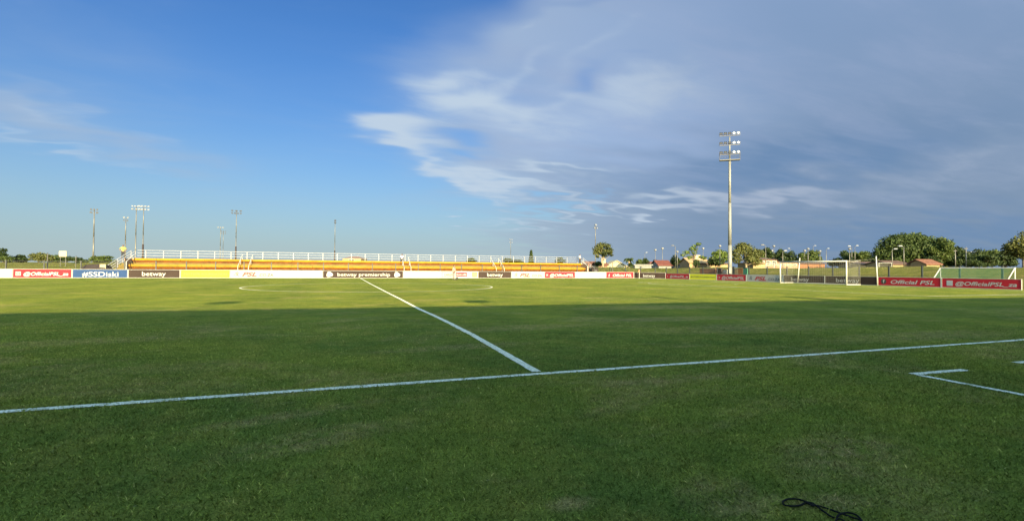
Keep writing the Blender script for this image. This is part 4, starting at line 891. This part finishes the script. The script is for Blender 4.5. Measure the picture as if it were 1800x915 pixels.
# ------------------------------------------------------------------ houses
def house(px0, px1, eave, ridge, d, label, wall, roof, style='gable_side', rz=None, depth=7., wins=3, base=None, chim=None, name='house'):
    """front spans px0..px1 at distance d; eave / ridge pixel rows"""
    c = on_bank((px0+px1)/2, d); w = (px1-px0)*d/CF; he = atZ((px0+px1)/2, eave, d).z-c.z; hr = atZ((px0+px1)/2, ridge, d).z-c.z
    o = thing(name, label, 'house', c, (-YAW if rz is None else rz), None); h = w/2
    m_ = MB(); m_.b2(-h, h, 0, depth, -.4, he); 
    if style == 'gable_front': m_.prism([(-h, he+.001), (h, he+.001), (0, hr-.12)], 0, depth); m_.v[-6:] = [(y, x, z) for x, y, z in m_.v[-6:]]
    if style == 'gable_side': m_.prism([(.05, he+.001), (depth-.05, he+.001), (depth/2, hr-.12)], -h+.01, h-.01)
    m_.obj('wall', M[wall], o)
    r = MB(); ov = .35; t = .14
    if style == 'gable_side':
        for s, y0 in ((1, -ov), (-1, depth+ov)):
            r.add([(-h-ov, y0, he-.12), (h+ov, y0, he-.12), (h+ov, depth/2, hr), (-h-ov, depth/2, hr), (-h-ov, y0, he-.12+t), (h+ov, y0, he-.12+t), (h+ov, depth/2, hr+t), (-h-ov, depth/2, hr+t)], [(0, 1, 2, 3), (4, 7, 6, 5), (0, 4, 5, 1), (1, 5, 6, 2), (0, 3, 7, 4)])
    elif style == 'gable_front':
        for s in (-1, 1):
            r.add([(s*(h+ov), -ov, he-.15), (0, -ov, hr), (0, depth, hr), (s*(h+ov), depth, he-.15), (s*(h+ov), -ov, he-.15+t), (0, -ov, hr+t), (0, depth, hr+t), (s*(h+ov), depth, he-.15+t)], [(0, 1, 2, 3), (4, 7, 6, 5), (0, 4, 5, 1), (0, 3, 7, 4), (2, 6, 7, 3)])
    elif style == 'hip':
        r.add([(-h-ov, -ov, he), (h+ov, -ov, he), (h+ov, depth+ov, he), (-h-ov, depth+ov, he), (-h*.45, depth/2, hr), (h*.45, depth/2, hr)], [(0, 1, 5, 4), (1, 2, 5), (2, 3, 4, 5), (3, 0, 4), (3, 2, 1, 0)])
    else: r.b2(-h-ov, h+ov, -ov, depth+ov, he+.003, he+.25)
    ro = r.obj('roof', M[roof], o)
    if chim: 
        x, zt, cw = chim; m_ = MB(); zc = atZ((px0+px1)/2, zt, d).z-c.z; m_.b2(x*h-cw/2, x*h+cw/2, depth*.3, depth*.3+cw, he, zc); m_.b2(x*h-cw/2-.06, x*h+cw/2+.06, depth*.3-.06, depth*.3+cw+.06, zc+.002, zc+.12); m_.obj('chimney', M['cream'], ro)
    for i in range(wins):
        x = -h+(i+.5)*w/wins; ww = min(.9, w/wins*.3); z0 = max(.9, he*.35); z1 = min(he-.35, z0+1.2)
        if z1 <= z0+.2: continue
        f = MB(); f.b2(x-ww-.07, x+ww+.07, -.06, .02, z0-.07, z1+.07); fo = f.obj('window', M['white'], o); f = MB(); f.b2(x-ww, x+ww, -.075, -.055, z0, z1); f.obj('pane', M['glass'], fo)
    return o
house(1028, 1047, 467, 459.5, 130, 'low house with bright orange roof right of the terrace stairs', 'pink', 'tile', 'gable_side', chim=None)
house(1050, 1068, 466, 461, 118, 'low salmon-roofed house with a white box chimney left of the gable', 'pink', 'tile', 'gable_side', chim=(.55, 455, 1.0), wins=2)
house(1066, 1102, 468, 458, 122, 'white house with a broad cream gable facing the pitch', 'cream', 'cream', 'gable_front', wins=3)
house(1116, 1145, 466, 463, 126, 'low grey house with a pale flat roof right of the palm', 'grey', 'grey', 'flat', wins=3)
house(1144, 1160, 466, 459, 135, 'house with salmon hipped roof left of the red one', 'pink', 'tile', 'hip', wins=2)
house(1158, 1180, 466, 457.5, 128, 'house with bright red roof under the street lamps', 'grey', 'tile_red', 'gable_side', wins=3)
house(1194, 1213, 465, 457, 130, 'house with small red roof left of the open-branched tree', 'grey', 'tile_red', 'hip', wins=2)
house(1212, 1246, 461, 453, 122, 'beige house with light chimney behind the open-branched tree', 'beige', 'beige', 'gable_side', chim=(.1, 448.5, 1.6), wins=3)
house(1243, 1282, 464, 461, 116, 'long low beige building under the full green tree', 'beige', 'tile_brown', 'flat', wins=4)
house(1334, 1366, 456, 452, 112, 'two-storey pinkish house with brown hipped roof', 'pink', 'tile_brown', 'hip', wins=3)
house(1324, 1346, 463, 462, 102, 'low flat-topped annex with dark openings in front of the two-storey house', 'beige', 'pink', 'flat', wins=2)
house(1362, 1402, 461, 457.5, 118, 'long low brown building behind the left goal post', 'pink', 'tile_brown', 'flat', wins=4)
house(1402, 1450, 463, 460, 125, 'long low reddish building seen above the net', 'brick', 'tile_brown', 'gable_side', wins=5)
house(1508, 1546, 464, 460, 118, 'low beige house half hidden left of the giant tree', 'beige', 'tile_brown', 'gable_side', wins=3)
house(1629, 1652, 464, 456, 92, 'small house with terracotta gable roof under the giant tree', 'beige', 'tile', 'gable_side', wins=2, depth=4.5)
house(602, 634, 454, 450.5, 170, 'tan hipped roof showing through the rail above the halfway line', 'beige', 'tile', 'hip', wins=1)
house(1567, 1600, 464, 458, 96, 'low tan building in the shade of the giant tree', 'beige', 'tile_brown', 'gable_side', wins=3)

# brick wall, grey pillars, kiosk, orange door by the mast
def wall_px(px0, px1, top, X_, label, mt, name='brick_wall', cat='wall', th=.25, cap='cream'):
    a = ray(px0, 480); b = ray(px1, 480); ya = -CD+a.y*(X_-CX)/a.x; yb = -CD+b.y*(X_-CX)/b.x; v = ray((px0+px1)/2, top); zt = CH+v.z*(X_-CX)/v.x
    o = thing(name, label, cat, (X_, (ya+yb)/2, gz(X_, (ya+yb)/2)), math.atan2(yb-ya, 0)); L_ = abs(ya-yb); zt -= o.location.z
    m_ = MB(); m_.b2(-L_/2, L_/2, -th/2, th/2, -.2, zt); m_.obj('panel' if cat != 'wall' else 'masonry', M[mt], o)
    m_ = MB(); m_.b2(-L_/2-.03, L_/2+.03, -th/2-.03, th/2+.03, zt+.002, zt+.07); m_.obj('coping', M[cap], o); return o
wall_px(1231, 1259, 472, 56.5, 'low orange brick wall behind the yellow goal-line board', 'brick')
wall_px(1260, 1269, 472, 56.2, 'dark recess wall right of the orange brick wall', 'tarp', 'dark_screen', 'screen', cap='black')
wall_px(1267, 1279, 474, 56.6, 'pale grey wall just left of the floodlight mast', 'grey', 'plaster_wall', 'wall')
wall_px(1292, 1297, 472, 56.0, 'narrow tan panel beside the orange door', 'beige', 'gate_panel', 'gate', .1)
wall_px(1298, 1306, 472, 56.0, 'orange door panel at the foot of the large leafy tree', 'door', 'gate_panel', 'gate', .1, 'door')
wall_px(1286, 1291, 469, 56.0, 'dark narrow gate leaf right of the floodlight mast', 'black', 'gate_panel', 'gate', .1, 'black')
wall_px(1307, 1314, 471, 56.0, 'dark green gate leaf right of the orange door', 'green_net', 'gate_panel', 'gate', .1, 'black')

# brown sheet mound and white panels left of the terrace
o = thing('covered_heap', 'dark brown sheet-covered heap left of the terrace stairs', 'heap', atY(160, 474, 71.6).to_2d().to_3d())
w = (187-135)*75/CF/2
m_ = MB(); prof = [(-w, 0), (-w*.62, .85), (-w*.2, 1.62), (w*.3, 1.70), (w*.75, 1.55), (w, .5), (w*1.02, 0)]
vs = [(x+random.uniform(-.05, .05), y, z*k) for y, k in ((-1.0, .6), (-.3, 1.), (.8, 1.02), (1.6, .6)) for x, z in prof]; n = len(prof)
fs = [(j*n+i, j*n+i+1, (j+1)*n+i+1, (j+1)*n+i) for j in range(3) for i in range(n-1)]+[tuple(range(n))[::-1], tuple(range(3*n, 4*n))]
m_.add(vs, fs); m_.obj('sheet', M['tarp'], o)
m_ = MB()
for x in (-w*.6, 0, w*.6): m_.tube((x, -1.02, .02), (x+.1, -1.15, .12), .05)
m_.obj('ballast', M['concrete'], o)
def sign(x0, x1, y0, y1, Y_, label, pole=True):
    a = atY(x0, y0, Y_); b = atY(x1, y1, Y_); c = (a+b)/2; z0_ = gz(c.x, Y_); o = thing('sign_board', label, 'sign', (c.x, Y_, z0_)); w = (b.x-a.x)/2
    m_ = MB(); m_.b2(-w, w, -.04, .04, b.z-z0_, a.z-z0_); m_.obj('panel', M['cream'], o)
    m_ = MB()
    for s in (-.7, .7): m_.tube((s*w, .08, 0), (s*w, .08, a.z-z0_-.1), .035)
    m_.obj('post', M['steel'], o)
sign(104, 117, 441, 451, 84, 'blank cream square sign on thin posts above the left bushes')
sign(175.5, 186, 464, 472, 71.0, 'small cream panel between the brown heap and the terrace stairs')
# brown shed right of terrace
a = atY(1041, 471, 71.5); b = atY(1052, 471, 71.5); o = thing('small_shed', 'small dark brown shed right of the terrace stairs', 'shed', ((a.x+b.x)/2, 71.5, 0)); w = (b.x-a.x)/2
m_ = MB(); m_.b2(-w, w, 0, 1.4, 0, a.z-.05); m_.obj('wall', M['tarp'], o)
m_ = MB(); m_.add([(-w-.1, -.1, a.z-.05), (w+.1, -.1, a.z-.05), (w+.1, 1.5, a.z+.1), (-w-.1, 1.5, a.z+.1), (-w-.1, -.1, a.z+.02), (w+.1, -.1, a.z+.02), (w+.1, 1.5, a.z+.17), (-w-.1, 1.5, a.z+.17)], [(0, 3, 2, 1), (4, 5, 6, 7), (0, 1, 5, 4), (1, 2, 6, 5), (2, 3, 7, 6), (3, 0, 4, 7)]); m_.obj('roof', M['tarp'], o)
m_ = MB(); m_.b2(-.35, .35, -.03, -.002, .05, a.z-.3); m_.obj('door', M['dsteel'], o)

# ------------------------------------------------------------------ people
def skinned(name, joints, edges, mtl, parent, root=0, sub=2):
    me = bpy.data.meshes.new(name); me.from_pydata([j[0] for j in joints], edges, []); o = bpy.data.objects.new(name, me); COL.objects.link(o)
    sk = o.modifiers.new('skin', 'SKIN'); sk.use_smooth_shade = True
    for i, j in enumerate(joints):
        r = j[1]; me.skin_vertices[0].data[i].radius = (r, r) if isinstance(r, (int, float)) else r
    me.skin_vertices[0].data[root].use_root = True
    ss = o.modifiers.new('sub', 'SUBSURF'); ss.levels = sub; ss.render_levels = sub
    dg = bpy.context.evaluated_depsgraph_get(); dg.update(); nm = bpy.data.meshes.new_from_object(o.evaluated_get(dg)); nm.name = name
    bpy.data.objects.remove(o); nm.materials.clear(); nm.materials.append(mtl); q_ = bpy.data.objects.new(name, nm); COL.objects.link(q_); q_.parent = parent; return q_
def person(loc, rz, label, pose, shirt, legs, sc=1., sleeves='short'):
    o = thing('person', label, 'person', loc, rz); o.scale = (sc, sc, sc)
    seat = pose == 'sit'; hz = .50 if seat else .95
    if seat:
        kneeL, kneeR = (-.12, -.42, .52), (.12, -.42, .52); ankL, ankR = (-.12, -.46, .10), (.12, -.44, .10)
    elif pose == 'walk':
        kneeL, kneeR = (-.09, -.12, .50), (.10, .05, .50); ankL, ankR = (-.10, -.16, .08), (.11, .26, .12)
    else:
        kneeL, kneeR = (-.10, -.02, .50), (.11, -.03, .50); ankL, ankR = (-.12, .0, .08), (.13, .0, .08)
    sh = hz+.50; neck = hz+.56
    if pose == 'sit': eL, eR, wL, wR = (-.26, -.12, sh-.26), (.26, -.12, sh-.26), (-.14, -.34, sh-.34), (.14, -.34, sh-.34)
    elif pose == 'akimbo': eL, eR, wL, wR = (-.38, .04, sh-.22), (.38, .04, sh-.22), (-.22, -.06, sh-.42), (.22, -.06, sh-.42)
    else: eL, eR, wL, wR = (-.27, .02, sh-.28), (.27, .0, sh-.28), (-.28, -.10, sh-.50), (.27, -.14, sh-.48)
    J = [((0, 0, hz), (.15, .11)), ((0, 0, hz+.22), (.13, .10)), ((0, 0, hz+.42), (.17, .11)), ((0, -.005, neck), .055), ((0, -.02, neck+.12), (.075, .085)), ((0, -.02, neck+.22), (.075, .09)), ((0, -.01, neck+.28), (.045, .05)),
         ((-.17, 0, sh), .06), (eL, .042), (wL, .030), ((.17, 0, sh), .06), (eR, .042), (wR, .030),
         ((-.09, 0, hz-.06), .09), (kneeL, .06), (ankL, .042), ((ankL[0], ankL[1]-.14, .04), (.04, .03)), ((.09, 0, hz-.06), .09), (kneeR, .06), (ankR, .042), ((ankR[0], ankR[1]-.14, .04), (.04, .03))]
    E_ = [(0, 1), (1, 2), (2, 3), (3, 4), (4, 5), (5, 6), (2, 7), (7, 8), (8, 9), (2, 10), (10, 11), (11, 12), (0, 13), (13, 14), (14, 15), (15, 16), (0, 17), (17, 18), (18, 19), (19, 20)]
    # hands: palm and five fingers branch from each wrist
    for w_, e_, s in ((9, 8, -1), (12, 11, 1)):
        wp = Vector(J[w_][0]); d = (wp-Vector(J[e_][0])).normalized(); sd_ = d.cross(Vector((0, 1, 0))).normalized(); palm_ = len(J); J.append((tuple(wp+d*.07), (.035, .018))); E_.append((w_, palm_))
        for f in range(4):
            b_ = wp+d*.09+sd_*(.024*(f-1.5)); k = len(J); ln = (.065, .075, .07, .055)[f]; J.append((tuple(b_+d*ln*.5), .009)); J.append((tuple(b_+d*ln+Vector((0, -.02, 0))), .007)); E_ += [(palm_, k), (k, k+1)]
        k = len(J); J.append((tuple(wp+d*.06+Vector((0, -.04, 0))), .010)); E_.append((palm_, k))
    skinned('body', J, E_, M['skin'], o)
    T = [((0, 0, hz-.02), (.165, .125)), ((0, 0, hz+.22), (.155, .12)), ((0, 0, hz+.42), (.185, .125)), ((0, 0, hz+.52), (.10, .07)), ((-.18, 0, sh), .078), ((.18, 0, sh), .078)]
    TE = [(0, 1), (1, 2), (2, 3), (2, 4), (2, 5)]
    k_ = 1.0 if sleeves == 'long' else .75
    for s, e_ in ((4, eL), (5, eR)):
        q_ = Vector(T[s][0]).lerp(Vector(e_), k_); T.append((tuple(q_), .06)); TE.append((s, len(T)-1))
    if sleeves == 'long':
        for i, w_ in ((6, wL), (7, wR)): T.append((w_, .043)); TE.append((i, len(T)-1))
    skinned('shirt', T, TE, M[shirt], o)
    Lg = [((0, 0, hz), (.16, .125)), ((-.09, 0, hz-.08), .108), (kneeL, .078), ((ankL[0], ankL[1], ankL[2]+.03), .062), ((.09, 0, hz-.08), .108), (kneeR, .078), ((ankR[0], ankR[1], ankR[2]+.03), .062)]
    skinned('trousers', Lg, [(0, 1), (1, 2), (2, 3), (0, 4), (4, 5), (5, 6)], M[legs], o)
    m_ = MB(); m_.ball((0, .015, neck+.20), (.088, .098, .105), 14); m_.v = [(x, max(y, -.055+(z-neck-.2)*-.35) if z < neck+.25 else y, max(z, neck+.13)) for x, y, z in m_.v]; m_.obj('hair', M['hair'], o, True)
    m_ = MB(); 
    for s in (-1, 1): m_.ball((s*.03, -.098, neck+.17), .011, 6)
    m_.obj('eyes', M['white'], o)
    m_ = MB(); m_.ball((0, -.11, neck+.135), (.014, .02, .022), 6); m_.ball((0, -.10, neck+.09), (.026, .008, .008), 6)
    for s in (-1, 1): m_.ball((s*.083, 0, neck+.15), (.012, .022, .032), 6)
    m_.obj('face_features', M['skin'], o)
    m_ = MB()
    for a_ in (ankL, ankR): m_.ball((a_[0], a_[1]-.06, a_[2]-.035), (.05, .135, .05), 8)
    m_.obj('shoes', M['ink'], o, True)
    return o
p1 = atY(216, 452, SY+2.3); person((p1.x, SY+2.3, 2.47), .3, 'person in a hi-vis yellow shirt standing on the left end of the terrace', 'akimbo', 'hivis', 'trousers', 1.08)
p2 = atY(706.5, 452, SY+1.9); person((p2.x, SY+1.75, 2.38), -.2, 'person in a pale yellow shirt sitting at the top of the middle aisle', 'sit', 'whiteshirt', 'trousers', 1.05)
p3 = atY(1018, 455, SY+2.6); person((p3.x, SY+2.3, 2.47), .5, 'person in a white shirt and dark trousers standing on the right end of the terrace', 'stand', 'whiteshirt', 'trousers', 1.02)
p4 = onz(798, 491.8); person((p4.x, p4.y, 0), .8, 'person in pale pink top and light trousers standing on the pitch', 'walk', 'pinkshirt', 'lightgrey', 1.06, 'long')
v = onz(801.5, 491.4); o = thing('sports_bag', 'small dark bag on the grass beside the person on the pitch', 'bag', (v.x+.15, v.y, 0), .4)
m_ = MB(); m_.ball((0, 0, .17), (.2, .14, .17), 12); m_.obj('bag_body', M['ink'], o, True); m_ = MB(); m_.path([(-.1, 0, .3), (-.06, 0, .42), (.06, 0, .42), (.1, 0, .3)], .015); m_.obj('handle', M['ink'], o)

# ------------------------------------------------------------------ cable in the foreground
def cable():
    def cv(pts_): return [onz(1350+a/9, 850+b/9, .02) for a, b in pts_]
    s1 = [(230, 265), (300, 232), (420, 228), (520, 243), (600, 265), (700, 280), (760, 310), (850, 330), (1000, 385), (1130, 440), (1220, 480), (1330, 520), (1440, 550), (1490, 580), (1560, 680)]
    s2 = [(230, 265), (250, 315), (330, 340), (420, 340), (520, 318), (575, 280), (640, 270), (700, 283), (690, 310), (640, 298), (600, 290), (650, 305), (700, 335), (760, 325), (840, 380), (920, 430), (1000, 485), (1070, 508), (1130, 470), (1200, 450), (1300, 450), (1400, 480), (1460, 530), (1520, 600)]
    s3 = [(1070, 700), (1075, 585), (1085, 550), (1140, 545), (1210, 575), (1290, 660)]
    mb = MB()
    for s in (s1, s2, s3):
        P = [Vector(p_) for p_ in cv(s)]; out = []
        for i in range(len(P)-1):
            p0, p1_, p2_, p3_ = P[max(i-1, 0)], P[i], P[i+1], P[min(i+2, len(P)-1)]
            for k in range(8):
                t = k/8; out.append(.5*((2*p1_)+(-p0+p2_)*t+(2*p0-5*p1_+4*p2_-p3_)*t*t+(-p0+3*p1_-3*p2_+p3_)*t**3))
        out.append(P[-1])
        for i, q_ in enumerate(out): q_.z = .015+.004*math.sin(i*.09)
        mb.path([tuple(q_) for q_ in out], .0052, 8)
    c = onz(1350+740/9, 850+310/9, .03)
    tag(mb.obj('cable', M['cable'], None, True), 'thin black cable lying in loose loops on the foreground grass', 'cable')
cable()

# ------------------------------------------------------------------ grandstand behind the viewer (casts the long shade over the near half)
def grandstand():
    YF = -13.0; EL = math.tan(R(SUN_EL))/math.cos(R(4.5))
    o = thing('grandstand', 'roofed concrete grandstand behind the viewer', 'stand', (0, YF-10, 0), R(-2.4))
    HT = (10.6+24.2)*EL   # height of back roof edge that shades the pitch to about y = 10.5
    m_ = MB()
    for k in range(12): m_.b2(-70, 62, 9.2-k*.75-9, 9.2-k*.75, 0 if k == 0 else .001*k, .6+k*.38)
    m_.obj('concrete_steps', M['stand'], o)
    m_ = MB(); m_.b2(-70, 62, -.35, -.05, 0, HT-.3); m_.obj('back_wall', M['stand'], o)
    m_ = MB(); m_.add([(-72, -1.2, HT-.25), (64, -1.2, HT-.25), (64, 8.5, HT-3.3), (-72, 8.5, HT-3.3), (-72, -1.2, HT), (64, -1.2, HT), (64, 8.5, HT-3.0), (-72, 8.5, HT-3.0)], [(0, 3, 2, 1), (4, 5, 6, 7), (0, 1, 5, 4), (1, 2, 6, 5), (2, 3, 7, 6), (3, 0, 4, 7)]); m_.obj('roof', M['roofing'], o)
    for x in range(-66, 62, 12): m_ = MB(); m_.tube((x, 3, 2), (x, 3, HT-1.5), .18); m_.obj('column', M['steel'], o)
    return HT
HT = grandstand()
# things above the roof whose shadows reach further out on the pitch
az = R(4.5); SD = Vector((math.sin(az), math.cos(az)))
def shadow_src(px, py, Yb):   # base point on line y = Yb from which a top casts to this ground pixel; returns (x, height)
    t = onz(px, py); x = t.x-(t.y-Yb)*math.tan(az); L_ = (t.y-Yb)/math.cos(az); return x, L_*math.tan(R(SUN_EL))
for (px, py, rad, lab, nl) in ((1162, 522.5, .12, 'floodlight mast on the near side behind the grandstand, casting a thin shadow', 4), (1387, 521.5, .32, 'thick near-side mast behind the right of the grandstand', 3), (396, 531.5, .0, '', 0), (838, 529.5, .0, '', 0)):
    x, H = shadow_src(px, py, -24.6)
    if rad:
        o = thing('floodlight_mast', lab, 'floodlight', (x, -24.6, 0)); m_ = MB(); m_.tube((0, 0, 0), (0, 0, H), rad*1.2, rad*.8, 10); m_.obj('pole', M['steel'], o)
        m_ = MB(); m_.b2(-.25, .25, -.3, .3, H-.2, H+.25) if nl == 4 else m_.b2(-.5, .5, -.3, .3, H-.9, H+.1); m_.obj('lamp_box', M['steel'], o)
    else:
        o = thing('floodlight_mast', 'slim near-side mast with a compact lamp cluster, behind the grandstand'+(' left' if px < 600 else ' middle'), 'floodlight', (x, -24.6, 0)); m_ = MB(); m_.tube((0, 0, 0), (0, 0, H), .045, .04, 8); m_.obj('pole', M['steel'], o)
        m_ = MB(); m_.ball((0, 0, H), (.62, .3, .26), 12); m_.obj('lamp_cluster', M['dsteel'], o)
print('objects', len(bpy.data.objects))
